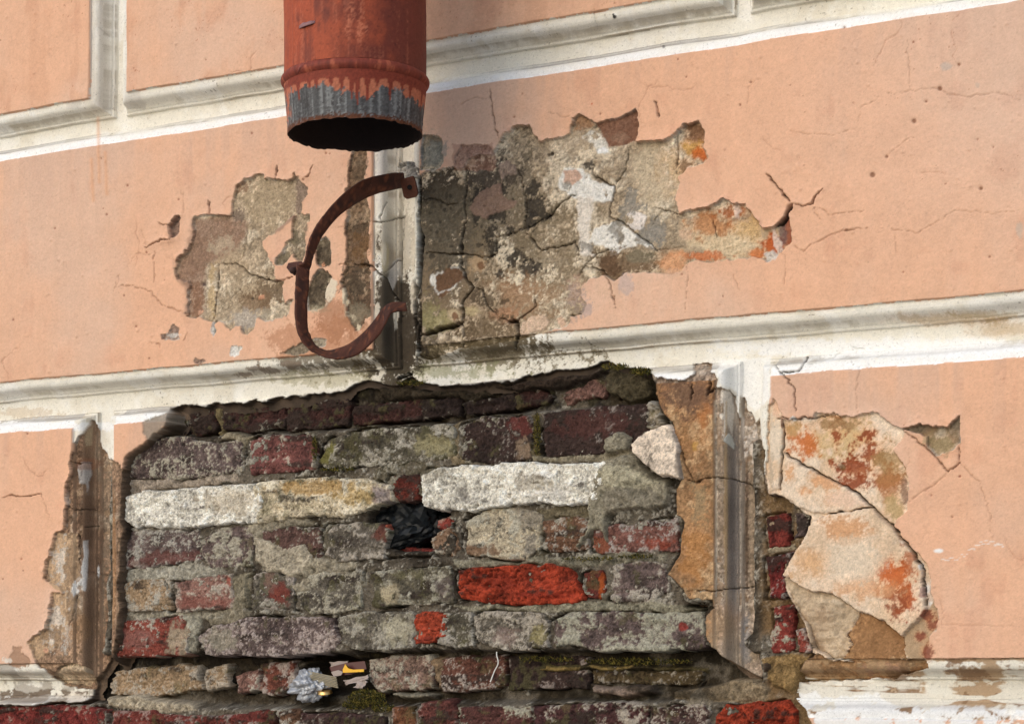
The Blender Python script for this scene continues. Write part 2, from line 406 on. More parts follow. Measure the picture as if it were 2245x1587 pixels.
patchcol([(1306,325),(1322,322),(1332,328),(1328,336),(1308,335)], A(244, 242, 238), 0.95, 1.2, dh=1.0)
stain(1240, 310, 50, 25, A(206, 186, 160), 0.6, 0.9, only=m_p1)
stain(1440, 390, 55, 85, A(206, 188, 160), 0.8, 0.8, only=m_p1)
stain(1480, 360, 30, 60, A(214, 186, 146), 0.6, 0.9, only=m_p1)
for a in [(1432,500,22,30),(1415,520,26,22),(1385,455,30,14),(1380,425,14,18),(1345,505,18,24),(1280,540,16,18),(1242,405,14,10)]:
    stain(*a, A(150, 144, 134), 0.75, 0.7, only=m_p1)
stain(1360, 575, 70, 28, A(120, 96, 72), 0.85, 0.7, only=m_p1)
stain(1330, 580, 22, 18, A(104, 78, 58), 0.7, 0.7, only=m_p1)
stain(1400, 560, 30, 14, A(140, 130, 108), 0.7, 0.7, only=m_p1)
# rust stains to the right
stain(1520, 290, 24, 26, A(128, 92, 66), 0.9, 0.5, only=m_p1)
stain(1510, 325, 26, 18, A(206, 160, 92), 0.9, 0.7, only=m_p1)
stain(1532, 338, 20, 16, A(198, 102, 44), 0.9, 0.7, only=m_p1)
stain(1500, 360, 26, 18, A(146, 116, 88), 0.9, 0.7, only=m_p1)
stain(1600, 520, 95, 55, A(226, 202, 166), 0.9, 0.6, only=m_p1)
stain(1560, 490, 45, 28, A(186, 126, 80), 0.75, 0.9, only=m_p1)
stain(1600, 465, 40, 22, A(170, 96, 52), 0.85, 0.8, only=m_p1)
stain(1640, 500, 30, 26, A(212, 176, 122), 0.7, 0.8, only=m_p1)
stain(1690, 535, 26, 24, A(190, 88, 36), 0.92, 0.7, only=m_p1)
stain(1660, 556, 26, 14, A(208, 118, 60), 0.8, 0.8, only=m_p1)
stain(1540, 560, 44, 10, A(212, 122, 72), 0.8, 0.9, only=m_p1)
stain(1475, 575, 28, 22, A(222, 166, 124), 0.8, 0.6, only=m_p1)
stain(1725, 500, 12, 40, A(150, 70, 40), 0.8, 0.6, only=m_p1)
stain(1712, 515, 10, 22, A(120, 98, 92), 0.8, 0.6, only=m_p1)
patchcol([(1606,450),(1618,448),(1622,462),(1616,480),(1608,476)], A(232, 204, 186), 0.9, 1.2, dh=0.8)
patchcol([(1690,500),(1698,500),(1702,520),(1715,545),(1706,556),(1694,540)], A(232, 208, 192), 0.85, 1.5, dh=0.8)
patchcol([(1670,556),(1690,548),(1706,558),(1700,570),(1680,573)], A(214, 208, 200), 0.8, 2)
for a in [(1500,512,13,11),(1480,600,30,10),(1330,640,40,14),(1260,640,20,40)]: stain(*a, A(216, 178, 150), 0.55, 0.8)
stain(1255, 650, 22, 40, A(178, 158, 148), 0.6, 0.9); stain(1285, 680, 14, 18, A(176, 160, 156), 0.6, 0.8)
stain(1375, 620, 12, 22, A(184, 170, 168), 0.5, 0.8)
# lower left part of the field: knobbly plaster
stain(1130, 640, 60, 40, A(176, 138, 106), 0.7, 0.9, only=m_p1); stain(1105, 690, 36, 20, A(186, 140, 108), 0.7, 0.8, only=m_p1)
stain(1195, 650, 60, 40, A(178, 148, 118), 0.6, 1.0, only=m_p1)
patchcol([(1137,725),(1145,705),(1165,690),(1190,690),(1200,705),(1190,722),(1165,728),(1140,735)], A(226, 196, 170), 0.9, 2, dh=2.5)
patchcol([(1215,700),(1230,695),(1243,710),(1232,718)], A(224, 186, 158), 0.8, 2)
patchcol([(944,606),(960,598),(975,588),(1000,586),(1016,610),(996,622),(980,640),(960,655),(952,640)], A(118, 88, 66), 0.95, 1.5, dh=-1.5)
for ln in [[(944,608),(962,597),(980,589),(1002,586),(1014,604)],[(946,610),(950,628),(956,640),(962,660)],[(958,640),(985,632),(1014,612)]]:
    idx, d, t_ = ldist(WX, WY, ln, 8); mixc(idx, A(236, 232, 224), 0.9 * np.exp(-(d / 1.6) ** 2) * sstep(-0.6, 0.2, nH[idx])); HD[idx] += 0.8 * np.exp(-(d / 1.6) ** 2)
stain(946, 612, 7, 12, A(238, 234, 226), 0.9, 0.4)
stain(1045, 580, 22, 17, A(198, 168, 132), 0.85, 0.6, only=m_p1); stain(1050, 582, 9, 9, A(128, 92, 66), 0.9, 0.4)
stain(955, 705, 34, 24, A(176, 164, 118), 0.8, 0.7); stain(935, 690, 18, 40, A(150, 140, 100), 0.6, 0.8)
stain(992, 690, 14, 14, A(206, 184, 150), 0.9, 0.5); stain(994, 692, 6, 10, A(142, 104, 78), 0.9, 0.4)
stain(1035, 680, 24, 12, A(196, 176, 136), 0.85, 0.6)
stain(1065, 655, 40, 24, A(92, 78, 62), 0.75, 0.8); stain(1060, 720, 55, 26, A(112, 94, 72), 0.7, 0.8)
# knobbly relief of the field
i_ = np.nonzero(m_p1 > 0.2)[0]
HD[i_] += m_p1[i_] * (1.1 * nM2[i_] + 0.8 * nH[i_] * sstep(1500, 1000, PXf[i_]) + 0.3 * nX[i_])
# grey patch by the joint, and a thin older skin above the field
loss([(925,296),(942,294),(960,297),(972,311),(970,364),(949,375),(923,371)], 'grey', 2.2, 0.8, blk=4)
stain(948, 335, 30, 45, A(146, 146, 136), 0.7, 0.5)
loss([(995,364),(1001,335),(1010,320),(1040,316),(1073,318),(1082,338),(1050,337),(1025,350),(1017,371)], 'purple', 1.0, 0.4, blk=4, rim=0.2)
mixc(*[(lambda i, d: (i, ))(*sdf(WX, WY, [(995,364),(1010,320),(1073,318),(1082,338),(1050,337),(1025,350),(1017,371)], 2))[0]], A(176, 128, 106), 0.55)

P2 = [(426,475),(445,469),(470,472),(505,475),(508,450),(515,409),(534,395),(552,388),(562,380),(581,382),(579,390),(597,391),(615,395),(633,396),(644,384),(648,380),(663,399),(675,415),(674,428),(661,440),(660,469),(678,472),(677,484),(667,497),(669,519),(671,551),(663,573),(650,573),(641,554),(625,582),(606,582),(601,566),(615,557),(625,535),(639,522),(641,487),(645,472),(615,497),(600,513),(581,521),(573,528),(578,547),(593,569),(601,588),(601,617),(625,617),(619,632),(623,664),(644,654),(634,677),(625,692),(597,702),(581,705),(565,695),(559,702),(557,721),(543,735),(529,730),(527,714),(518,714),(507,725),(493,717),(488,705),(467,705),(455,703),(436,695),(422,697),(407,692),(412,670),(411,651),(415,620),(389,610),(382,598),(385,573),(401,557),(412,547),(422,519),(422,481)]
i2, d2 = loss(P2, 'beige', 3.0, 1.8, blk=3, name='bare_plaster_field')
m_p2 = np.zeros(len(HD), np.float32); m_p2[i2] = sstep(1, -1, d2)
patchcol([(424,478),(505,475),(540,485),(535,520),(500,560),(450,580),(440,690),(405,690),(412,640),(384,605),(385,575),(410,550)], A(150, 118, 98), 0.85, 8)
stain(485, 535, 26, 22, A(196, 176, 150), 0.75, 1.0, only=m_p2); stain(500, 575, 40, 22, A(192, 168, 138), 0.6, 1.0, only=m_p2)
stain(460, 640, 10, 60, A(206, 178, 134), 0.7, 0.8, only=m_p2); stain(425, 650, 20, 50, A(146, 106, 80), 0.6, 0.7, only=m_p2)
stain(580, 450, 60, 60, A(178, 158, 128), 0.7, 0.7, only=m_p2); stain(520, 470, 14, 16, A(126, 108, 96), 0.7, 0.7, only=m_p2)
stain(525, 400, 18, 20, A(160, 122, 96), 0.6, 0.7, only=m_p2)
patchcol([(645,384),(664,400),(675,418),(670,432),(660,445),(656,470),(646,465),(645,430)], A(140, 120, 106), 0.8, 2)
patchcol([(600,512),(642,468),(648,475),(625,497),(605,515)], A(158, 130, 112), 0.8, 2, dh=0.8)
patchcol([(641,487),(678,472),(670,520),(671,560),(650,573),(640,554),(622,582),(603,580),(602,566),(618,556),(628,535),(640,520)], A(118, 108, 88), 0.85, 2, 0.9, -0.2)
stain(545, 640, 75, 50, A(172, 152, 124), 0.6, 0.8, only=m_p2)
stain(590, 640, 40, 34, A(118, 98, 76), 0.75, 0.9, only=m_p2); stain(560, 665, 40, 26, A(136, 108, 82), 0.6, 0.9, only=m_p2)
stain(540, 700, 40, 22, A(192, 182, 170), 0.7, 0.7, only=m_p2); stain(595, 690, 36, 14, A(176, 164, 142), 0.7, 0.8, only=m_p2)
patchcol([(563,648),(575,645),(578,654),(565,656)], A(216, 160, 126), 0.95, 1, dh=1.5)
patchcol([(430,680),(440,677),(440,688),(432,690)], A(216, 168, 140), 0.9, 1, dh=1.0)
bump(548, 653, 4, -4, A(60, 48, 40), 0.8); bump(443, 622, 5, -4, A(70, 55, 60), 0.7); bump(633, 475, 3, -3, A(60, 50, 42), 0.8)
HD[i2] += m_p2[i2] * (0.6 * nM2[i2] + 0.3 * nH[i2])
# dark strip beside the joint moulding, and the stained lower corner
P3c = [(770,325),(765,371),(762,405),(757,456),(763,473),(755,494),(760,538),(755,572),(758,585),(750,602),(746,616),(755,640),(762,690),(778,724),(790,726),(800,700),(814,690),(812,600),(806,558),(811,473),(800,388),(804,325)]
i3, d3 = loss(P3c, 'umber', 2.8, 1.2, blk=3)
stain(780, 620, 30, 46, A(82, 70, 56), 0.75, 0.8); stain(785, 500, 24, 20, A(84, 72, 58), 0.7, 0.8); stain(790, 540, 20, 40, A(128, 96, 64), 0.6, 0.9)
stain(785, 360, 20, 40, A(96, 82, 66), 0.5, 0.9)
patchcol([(748,618),(756,640),(764,672),(775,690),(790,718),(785,727),(768,712),(756,690),(752,655)], A(222, 206, 178), 0.95, 1.5, 0.9, -0.3, dh=1.0)
stain(783, 690, 22, 24, A(150, 138, 116), 0.6, 0.9)
loss([(682,623),(691,598),(700,588),(716,595),(729,610),(719,629),(711,673),(690,682),(672,680),(672,645)], 'dark', 2.4, 0.8, blk=3)
loss([(691,525),(715,518),(725,530),(726,580),(712,588),(700,585),(691,570)], 'dark', 2.4, 0.8, blk=3)
patchcol([(729,610),(742,616),(738,630),(730,655),(715,672),(711,675),(715,640)], A(226, 212, 188), 0.95, 1.2, dh=1.4)
stain(690, 680, 26, 10, A(190, 178, 150), 0.7, 0.8)
patchcol([(702,578),(708,574),(710,586),(704,588)], A(206, 150, 118), 0.9, 1)
mo = (bid == 3).astype(np.float32)
stain(735, 700, 55, 50, A(150, 98, 64), 0.6, 0.5, only=mo * face * (LAB == 0)); stain(720, 745, 110, 50, A(178, 122, 86), 0.6, 0.6, only=mo * face * (LAB == 0))
loss([(615,775),(640,760),(665,748),(700,740),(718,745),(712,760),(680,770),(650,782)], 'grey', 1.6, 0.6, blk=3)
loss([(352,733),(356,745),(390,745),(391,720),(380,710),(372,722),(368,732)], 'purple', 1.8, 1.2, blk=3)
stain(378, 735, 16, 5, A(230, 224, 216), 0.7, 0.8)
loss([(384,473),(396,473),(396,503),(389,519),(376,525),(373,510),(373,494),(384,478)], 'purple', 5.0, 3.0, blk=3)
loss([(505,778),(508,758),(520,757),(530,762),(524,776),(514,785)], 'white', 1.2, 0.4, blk=3)
loss([(424,790),(430,785),(445,788),(449,795),(436,799),(426,797)], 'purple', 1.5, 0.5, blk=3)
loss([(463,704),(472,706),(471,730),(466,738),(462,720)], 'white', 1.5, 0.6, blk=3)

# ---- lower right block
P8 = [(1717,921),(1782,916),(1788,903),(1829,908),(1866,914),(1892,906),(1923,906),(1944,924),(1975,940),(1988,950),(1960,979),(1965,1000),(1986,1026),(1993,1067),(1991,1093),(1986,1119),(1970,1135),(1960,1151),(1978,1182),(2001,1203),(2017,1213),(2038,1255),(2043,1312),(2056,1349),(2053,1380),(2038,1396),(2030,1445),(1986,1452),(1740,1470),(1700,1400),(1678,1200),(1678,1060),(1695,990),(1712,940)]
i8, d8 = loss(P8, 'slab', 3.0, 1.2, blk=7, name='bare_plaster_field')
m_p8 = np.zeros(len(HD), np.float32); m_p8[i8] = sstep(1, -1, d8)
stain(1850, 960, 80, 50, A(206, 178, 128), 0.8, 0.7, only=m_p8)
stain(1755, 970, 34, 40, A(200, 112, 56), 0.9, 0.9, only=m_p8); stain(1740, 940, 20, 18, A(190, 160, 112), 0.7, 0.8, only=m_p8)
for a in [(1832,955,16,34),(1895,985,36,26),(1872,1025,40,18),(1868,1060,26,22),(1935,1040,30,26),(1900,950,24,14)]: stain(*a, A(146, 70, 40), 0.9, 1.4, only=m_p8)
stain(1945, 1020, 34, 40, A(164, 136, 92), 0.75, 0.9, only=m_p8); stain(1950, 1060, 24, 30, A(168, 108, 66), 0.6, 1.2, only=m_p8)
stain(1830, 930, 60, 14, A(150, 120, 84), 0.7, 0.8, only=m_p8); stain(1960, 1115, 20, 30, A(184, 160, 114), 0.8, 0.7, only=m_p8)
stain(1982, 1080, 10, 30, A(140, 108, 88), 0.8, 0.6, only=m_p8)
bump(1843, 1024, 8, -7, A(116, 88, 48), 0.7)
loss([(1975,940),(2017,929),(2079,935),(2105,908),(2105,968),(2085,989),(2053,1000),(2032,979),(2030,958),(2006,948)], 'grey', 3.4, 1.6, blk=7)
stain(2065, 970, 34, 26, A(150, 136, 100), 0.7, 0.7)
# slabs standing proud of that loss
def slab(poly, kind, dh, gx=0.0, gy=0.0, name='plaster_slab', rough=0.6, cx=0, cy=0):
    global _lab
    idx, d = sdf(WX, WY, poly, 6)
    k = d < 0; i = idx[k]; dd = d[k]
    HD[i] = dh + gx * (PXf[i] - cx) + gy * (PYf[i] - cy) + rough * (nM2[i] + 0.6 * nH[i]) - 2.5 * np.exp(dd / 2.0)
    C[i] = bare(i, kind)
    _lab[0] += 1; LABNAME[_lab[0]] = (name, 7); LAB[i] = _lab[0]
    m = np.zeros(len(HD), np.float32); m[i] = sstep(0.5, -1.5, dd)
    return m
mstrip = slab([(1678,1078),(1707,1073),(1716,989),(1712,925),(1707,885),(1694,875),(1683,900),(1681,980)], 'slab', -3, name='plaster_strip')
stain(1700, 960, 18, 60, A(228, 212, 190), 0.8, 0.7, only=mstrip); stain(1690, 1040, 8, 40, A(186, 168, 146), 0.7, 0.8, only=mstrip); stain(1702,900,9,20,A(226,180,148),0.7,0.6,only=mstrip)
ms2 = slab([(1718,991),(1733,1000),(1761,1019),(1790,1034),(1824,1053),(1850,1066),(1881,1084),(1915,1113),(1880,1116),(1811,1126),(1777,1124),(1752,1112),(1735,1100),(1711,1085),(1713,1041)], 'slab', 1.0, 0.012, -0.02, 'plaster_slab', 0.7, 1800, 1060)
for a in [(1735,1030,16,30),(1800,1050,40,16),(1760,1075,20,16),(1850,1095,40,14)]: stain(*a, A(222, 160, 108), 0.6, 1.3, only=ms2)
stain(1860, 1095, 46, 16, A(232, 206, 184), 0.7, 0.8, only=ms2)
BIG = [(1785,1143),(1811,1129),(1870,1119),(1913,1116),(1933,1137),(1960,1158),(1980,1189),(2004,1215),(2020,1245),(2024,1276),(2030,1338),(2000,1370),(1978,1394),(1950,1368),(1920,1352),(1881,1338),(1850,1318),(1824,1302),(1790,1296),(1767,1291),(1740,1272),(1716,1260),(1750,1205)]
ms1 = slab(BIG, 'slab', 5.0, -0.012, 0.012, 'plaster_slab', 0.7, 1870, 1230)
stain(1850, 1160, 40, 22, A(206, 142, 84), 0.6, 1.1, only=ms1); stain(1775, 1235, 40, 30, A(214, 166, 116), 0.55, 1.0, only=ms1)
stain(1965, 1265, 40, 34, A(196, 98, 44), 0.92, 1.0, only=ms1); stain(1990, 1310, 34, 34, A(176, 84, 40), 0.9, 1.0, only=ms1); stain(1965, 1320, 24, 30, A(142, 66, 40), 0.75, 1.3, only=ms1)
stain(1995, 1230, 12, 40, A(170, 92, 52), 0.7, 1.2, only=ms1); stain(1900, 1290, 60, 20, A(218, 166, 124), 0.6, 1.1, only=ms1)
stain(1870, 1230, 60, 40, A(222, 204, 180), 0.6, 0.9, only=ms1)
FR = [(1716,1262),(1740,1274),(1767,1293),(1790,1298),(1824,1304),(1850,1320),(1881,1340),(1868,1370),(1850,1392),(1862,1410),(1840,1440),(1818,1446),(1800,1430),(1780,1422),(1765,1370),(1735,1315)]
mfr = slab(FR, 'fract', -2.0, 0.01, -0.16, 'broken_plaster', 1.6, 1790, 1290)
i_ = np.nonzero(mfr > 0)[0]; HD[i_] += 2.0 * nHz[i_] + 1.6 * nH2[i_]
FB = [(1881,1341),(1920,1354),(1950,1370),(1978,1396),(1984,1443),(1950,1450),(1880,1452),(1840,1442),(1863,1410),(1852,1392),(1870,1368)]
mfb = slab(FB, 'ochre', -12, 0, -0.06, 'broken_plaster', 2.4, 1920, 1400)
stain(1920, 1400, 60, 50, A(150, 112, 76), 0.6, 0.8, only=mfb)
DB = [(1740,1470),(1752,1440),(1790,1432),(1815,1448),(1850,1448),(1900,1450),(1990,1445),(2030,1446),(2035,1462),(1960,1485),(1880,1490),(1740,1495)]
mdb = slab(DB, 'ochre', -16, 0.0, -0.05, 'broken_plaster', 3.0, 1850, 1460)
stain(1930, 1465, 60, 16, A(160, 128, 106), 0.8, 0.8, only=mdb)
patchcol([(1976,1398),(2000,1372),(2030,1340),(2046,1316),(2056,1350),(2052,1380),(2038,1396),(2030,1443),(1988,1443)], A(176, 148, 116), 0.9, 2)
for a in [(2030,1350,24,14),(2015,1395,14,14),(2030,1425,14,20),(2040,1370,14,14)]: stain(*a, A(138, 78, 60), 0.9, 0.8)
patchcol([(2010,1220),(2018,1225),(2040,1270),(2044,1310),(2034,1340),(2028,1290)], A(206, 186, 170), 0.75, 2, 0.9, 0.0)
for a in [(2030,1290,6,12),(2018,1240,5,8),(2036,1322,6,8)]: stain(*a, A(236, 232, 226), 0.9, 0.6)
stain(2022, 1300, 7, 24, A(150, 116, 112), 0.7, 0.6)
stain(2058, 1207, 11, 5, A(246, 245, 242), 0.95, 0.2)
for k in range(26):
    t_ = k / 25; stain(2068 + 130 * t_, 1222 - 34 * t_ + random.uniform(-4, 4) + 10 * math.sin(t_ * 7), 3 + 2 * random.random(), 1.6, A(240, 234, 226), 0.7, 0.5)
patchcol([(1731,915),(1740,913),(1748,917),(1740,921)], A(240, 238, 234), 0.95, 1)
bump(2104, 1044, 3, -2, A(140, 70, 50), 0.8)

# ---- joint moulding at the foot of the middle row: sooty and green
gm = ((bid == 3) | (bid == 4) | (bid == -1)).astype(np.float32) * tr
stain(870, 720, 75, 130, A(92, 80, 64), 0.88, 0.8, only=gm); stain(850, 620, 30, 90, A(128, 112, 94), 0.7, 0.8, only=gm, nz=nV)
stain(860, 770, 70, 60, A(64, 54, 42), 0.8, 0.8, only=gm)
stain(880, 540, 70, 70, A(176, 162, 142), 0.5, 0.8, only=gm, nz=nV); stain(835, 350, 18, 60, A(206, 204, 202), 0.5, 0.6, only=gm)
stain(1050, 765, 190, 40, A(124, 110, 82), 0.85, 0.9, only=gm); stain(1060, 755, 130, 22, A(96, 82, 60), 0.75, 0.9, only=gm)
stain(770, 788, 130, 30, A(104, 90, 66), 0.8, 0.9, only=gm); stain(990, 815, 110, 18, A(168, 166, 132), 0.7, 0.9, only=gm)
stain(720, 830, 110, 16, A(190, 182, 150), 0.6, 0.8, only=gm)
stain(800, 690, 12, 50, A(206, 194, 170), 0.7, 0.8, only=gm); stain(815, 640, 8, 40, A(224, 216, 202), 0.7, 0.7, only=gm); stain(845, 570, 10, 40, A(206, 190, 150), 0.6, 0.7, only=gm)
for a in [(530,822,26,7),(600,812,22,7),(560,808,16,5),(640,800,20,6)]: stain(*a, A(140, 124, 108), 0.8, 0.8, only=gm)
for a in [(2080,700,120,14),(2160,690,90,10),(2200,720,60,18)]: stain(*a, A(190, 166, 126), 0.5, 0.9, only=gm)
stain(60, 905, 70, 12, A(206, 182, 150), 0.5, 0.8)
for a in [(1950,765,420,26),(100,935,240,12)]: stain(*a, A(252, 252, 251), 0.85, 0.4, only=tr.astype(np.float32))  # top strips whitened further, again painting in sky light
patchcol([(1575,790),(1690,782),(1690,870),(1655,905),(1640,885),(1625,868),(1600,850),(1575,840)], A(248, 247, 243), 0.8, 3)
stain(855, 700, 44, 130, A(76, 66, 54), 0.85, 0.9, only=gm); stain(895, 740, 30, 100, A(70, 60, 48), 0.85, 0.8, only=gm)
for a in [(818,640,6,26),(826,690,5,18),(843,560,6,30),(868,690,5,30),(905,640,5,36),(907,560,5,60)]: stain(*a, A(226, 216, 198), 0.85, 0.8, only=gm)
# M joint cover of white chips
patchcol([(862,575),(880,560),(878,600),(860,640),(850,610)], A(206, 200, 194), 0.6, 2)
patchcol([(900,372),(914,300),(922,300),(916,420),(908,440)], A(226, 220, 208), 0.8, 1.5, dh=3)

# ---- bare joint at the lower left
JL = [(139,1161),(146,1101),(144,1073),(156,1036),(151,1013),(160,975),(172,955),(182,950),(192,935),(200,920),(208,921),(215,935),(220,960),(226,985),(238,1003),(250,1010),(264,1020),(270,1200),(268,1400),(235,1500),(205,1510),(150,1505),(110,1480),(75,1450),(63,1403),(84,1389),(100,1379),(109,1352),(114,1298),(135,1300),(128,1282),(105,1277),(95,1268),(100,1236),(114,1203),(123,1164)]
iJ, dJ = loss(JL, 'joint', 2.6, 2.2, blk=5, name='bare_joint')
mJ = np.zeros(len(HD), np.float32); mJ[iJ] = sstep(1, -1, dJ)
patchcol([(125,1166),(165,1170),(170,1250),(165,1300),(150,1350),(140,1390),(120,1420),(75,1448),(62,1405),(100,1380),(112,1345),(116,1300),(135,1298),(105,1277),(98,1250),(114,1203)], A(190, 160, 128), 0.9, 2, dh=0.8)
for a in [(135,1220,22,30),(140,1260,14,20),(125,1370,22,34),(150,1310,8,30),(110,1400,20,18)]: stain(*a, A(226, 214, 200), 0.75, 1.3, only=mJ)
stain(98, 1425, 6, 6, A(214, 160, 130), 0.8, 0.5)
patchcol([(165,1025),(172,1011),(195,1012),(197,1040),(190,1058),(189,1085),(184,1060),(172,1060)], A(236, 234, 230), 0.95, 1.2, dh=1.0)
patchcol([(178,1185),(190,1184),(189,1240),(184,1296),(174,1292),(155,1310),(155,1280),(172,1260),(180,1220)], A(226, 224, 220), 0.9, 1.5, dh=1.0)
stain(212, 1252, 3, 12, A(228, 226, 222), 0.9, 0.4)
for a in [(185,1130,30,120),(200,1330,24,120)]: stain(*a, A(104, 80, 62), 0.5, 0.8, only=mJ, nz=nV)
for a in [(232,1150,12,180),(212,1000,8,60),(222,1300,9,120)]: stain(*a, A(150, 132, 112), 0.6, 0.8, only=mJ, nz=nV)
stain(245, 1200, 5, 130, A(176, 132, 92), 0.6, 0.7, only=mJ, nz=nV); stain(195, 1015, 30, 14, A(150, 104, 78), 0.5, 0.7, only=mJ)
stain(170, 1370, 24, 40, A(160, 126, 92), 0.5, 0.9, only=mJ)
patchcol([(182,955),(190,940),(200,935),(198,975),(184,978)], A(168, 148, 120), 0.9, 2)
# lump of plaster over the lower corner
lm = slab([(115,1480),(125,1460),(150,1452),(180,1458),(200,1470),(207,1492),(195,1503),(165,1500),(135,1497)], 'fract', -8, 0.02, 0.0, 'broken_plaster', 2.6, 160, 1475)
bm = (PXf < 240) & (PYf > 1440) & tr
mixc(bm, A(128, 110, 90), 0.55 * sstep(-0.2, 0.6, nM2[bm] + 0.6 * nH[bm]))
patchcol([(0,1515),(30,1510),(60,1518),(110,1508),(150,1512),(195,1515),(190,1530),(160,1533),(110,1522),(60,1528),(0,1535)], A(120, 104, 88), 0.9, 2, 0.9, -0.1, dh=-1.5)
patchcol([(20,1440),(30,1418),(47,1418),(50,1432),(70,1446),(60,1462),(20,1460)], A(166, 130, 104), 0.9, 1.5, dh=-2)
for a in [(160,1525,30,10),(55,1478,22,6),(15,1448,12,8)]: stain(*a, A(232, 222, 208), 0.8, 0.8)

# ---- bare joint at the lower right (what is left of the fallen block)
JR = [(1415,808),(1440,828),(1470,832),(1500,833),(1520,820),(1522,800),(1545,797),(1562,796),(1558,815),(1572,828),(1571,852),(1580,850),(1600,855),(1612,870),(1616,905),(1622,918),(1626,900),(1625,872),(1634,872),(1640,900),(1652,912),(1658,930),(1666,915),(1672,975),(1684,1100),(1690,1500),(1560,1500),(1440,1400),(1440,1200),(1440,1000),(1400,880)]
iR, dR = loss(JR, 'ochre', 2.8, 1.6, blk=6, name='bare_joint')
mR = np.zeros(len(HD), np.float32); mR[iR] = sstep(1, -1, dR)
stain(1510, 870, 60, 50, A(112, 86, 70), 0.85, 0.7, only=mR); stain(1545, 815, 16, 22, A(120, 94, 78), 0.9, 0.5, only=mR)
stain(1540, 930, 18, 40, A(176, 116, 70), 0.8, 0.7, only=mR); stain(1515, 980, 30, 40, A(152, 112, 74), 0.6, 0.9, only=mR); stain(1523, 975, 9, 20, A(206, 160, 86), 0.6, 1.0, only=mR)
stain(1530, 1110, 22, 50, A(158, 140, 108), 0.65, 0.9, only=mR); stain(1520, 1220, 34, 60, A(176, 124, 72), 0.6, 0.8, only=mR)
mRt = mR * tr
q_ = np.nonzero(mRt > 0)[0]; mixc(q_, bare(q_, 'pil'), mRt[q_] * 0.9)
stain(1600, 900, 36, 50, A(176, 162, 146), 0.75, 0.8, only=mRt); stain(1580, 1080, 14, 260, A(146, 126, 104), 0.75, 0.8, only=mRt)
stain(1607, 1150, 12, 260, A(128, 122, 118), 0.5, 0.6, only=mRt); stain(1588, 1120, 5, 220, A(184, 152, 110), 0.6, 0.8, only=mRt)
stain(1622, 1100, 6, 260, A(168, 154, 138), 0.7, 0.8, only=mRt); stain(1648, 1100, 18, 280, A(158, 138, 114), 0.75, 0.8, only=mRt)
stain(1635, 1060, 4, 300, A(104, 82, 66), 0.7, 0.6, only=mRt)
stain(1640, 960, 14, 60, A(206, 190, 172), 0.7, 0.8, only=mRt); stain(1600, 960, 20, 50, A(150, 138, 126), 0.5, 0.8, only=mRt)
patchcol([(1576,852),(1600,856),(1607,900),(1602,955),(1592,925),(1584,960),(1574,905)], A(226, 216, 202), 0.8, 2, 0.9, -0.3)
patchcol([(1622,918),(1640,902),(1656,920),(1662,1000),(1652,1050),(1643,985),(1631,1010)], A(230, 218, 206), 0.75, 2, 0.9, -0.2)
for x_, w_, c_, a_ in [(1566, 3.5, A(206, 190, 168), 0.7), (1589, 2.5, A(198, 168, 128), 0.6), (1621, 3.0, A(196, 184, 168), 0.7), (1633, 2.6, A(70, 54, 42), 0.8), (1664, 3.0, A(206, 192, 176), 0.6)]:
    idx, d, t_ = ldist(WX, WY, [(x_, 880), (x_ + 2, 1100), (x_ + 1, 1300), (x_ + 2, 1390)], 14); mixc(idx, c_, a_ * np.exp(-(d / w_) ** 2) * mR[idx] * sstep(-0.7, 0.3, nV[idx] * 0.5 + nH[idx] * 0.6))  # painted edge lines: highlights on the ridges, dark in the groove
patchcol([(1583,965),(1594,948),(1602,955),(1609,975),(1607,984),(1595,975)], A(204, 202, 192), 0.95, 1.2, dh=2.5)
stain(1575, 1370, 40, 46, A(164, 140, 112), 0.7, 0.8, only=mR); stain(1615, 1420, 60, 44, A(170, 150, 126), 0.6, 0.8, only=mR); stain(1632, 1400, 12, 60, A(150, 146, 144), 0.8, 0.6, only=mR)

nV2 = fbm(S, Z, 190, 29, 2, 0.6, 5.0).ravel(); mv_ = np.clip(mRt + mJ, 0, 1)
C *= np.clip(1 + mv_ * (0.10 * nV2 + 0.10 * nH + 0.12 * nX), 0.4, 1.5)[:, None]
chip = mv_ * sstep(0.75, 0.95, nM2 + 0.5 * nH); HD -= 1.5 * chip; C[:] = C * (1 - 0.75 * chip[:, None]) + A(150, 124, 98) * 0.75 * chip[:, None]
# ---- bottom right moulding, paint in rags
bm = (PXf > 1720) & (PYf > 1440) & tr
mixc(bm, A(176, 146, 112), 0.9 * sstep(-0.6, -0.2, nHz[bm] * 0.6 + 0.5 * nM[bm] + 0.35 * nH[bm]))
mixc(bm, A(138, 108, 80), 0.85 * sstep(0.0, 0.3, nHz[bm] * 0.45 + 0.6 * nM2[bm] + 0.35 * nH2[bm]))
mixc(bm, A(232, 228, 216), 0.9 * sstep(0.35, 0.6, nHz[bm] * 0.8 - 0.5 * nM[bm]))
patchcol([(1735,1522),(1790,1516),(1800,1530),(1860,1525),(1920,1518),(1960,1545),(2030,1550),(2100,1545),(2245,1555),(2245,1600),(1790,1600),(1770,1560),(1740,1545)], A(238, 238, 236), 0.92, 3, 0.9, -0.4)
patchcol([(1740,1480),(1800,1490),(1900,1488),(2030,1492),(2245,1490),(2245,1500),(2030,1506),(1900,1504),(1740,1503)], A(232, 226, 212), 0.85, 2, 0.9, -0.2, dh=1.0)

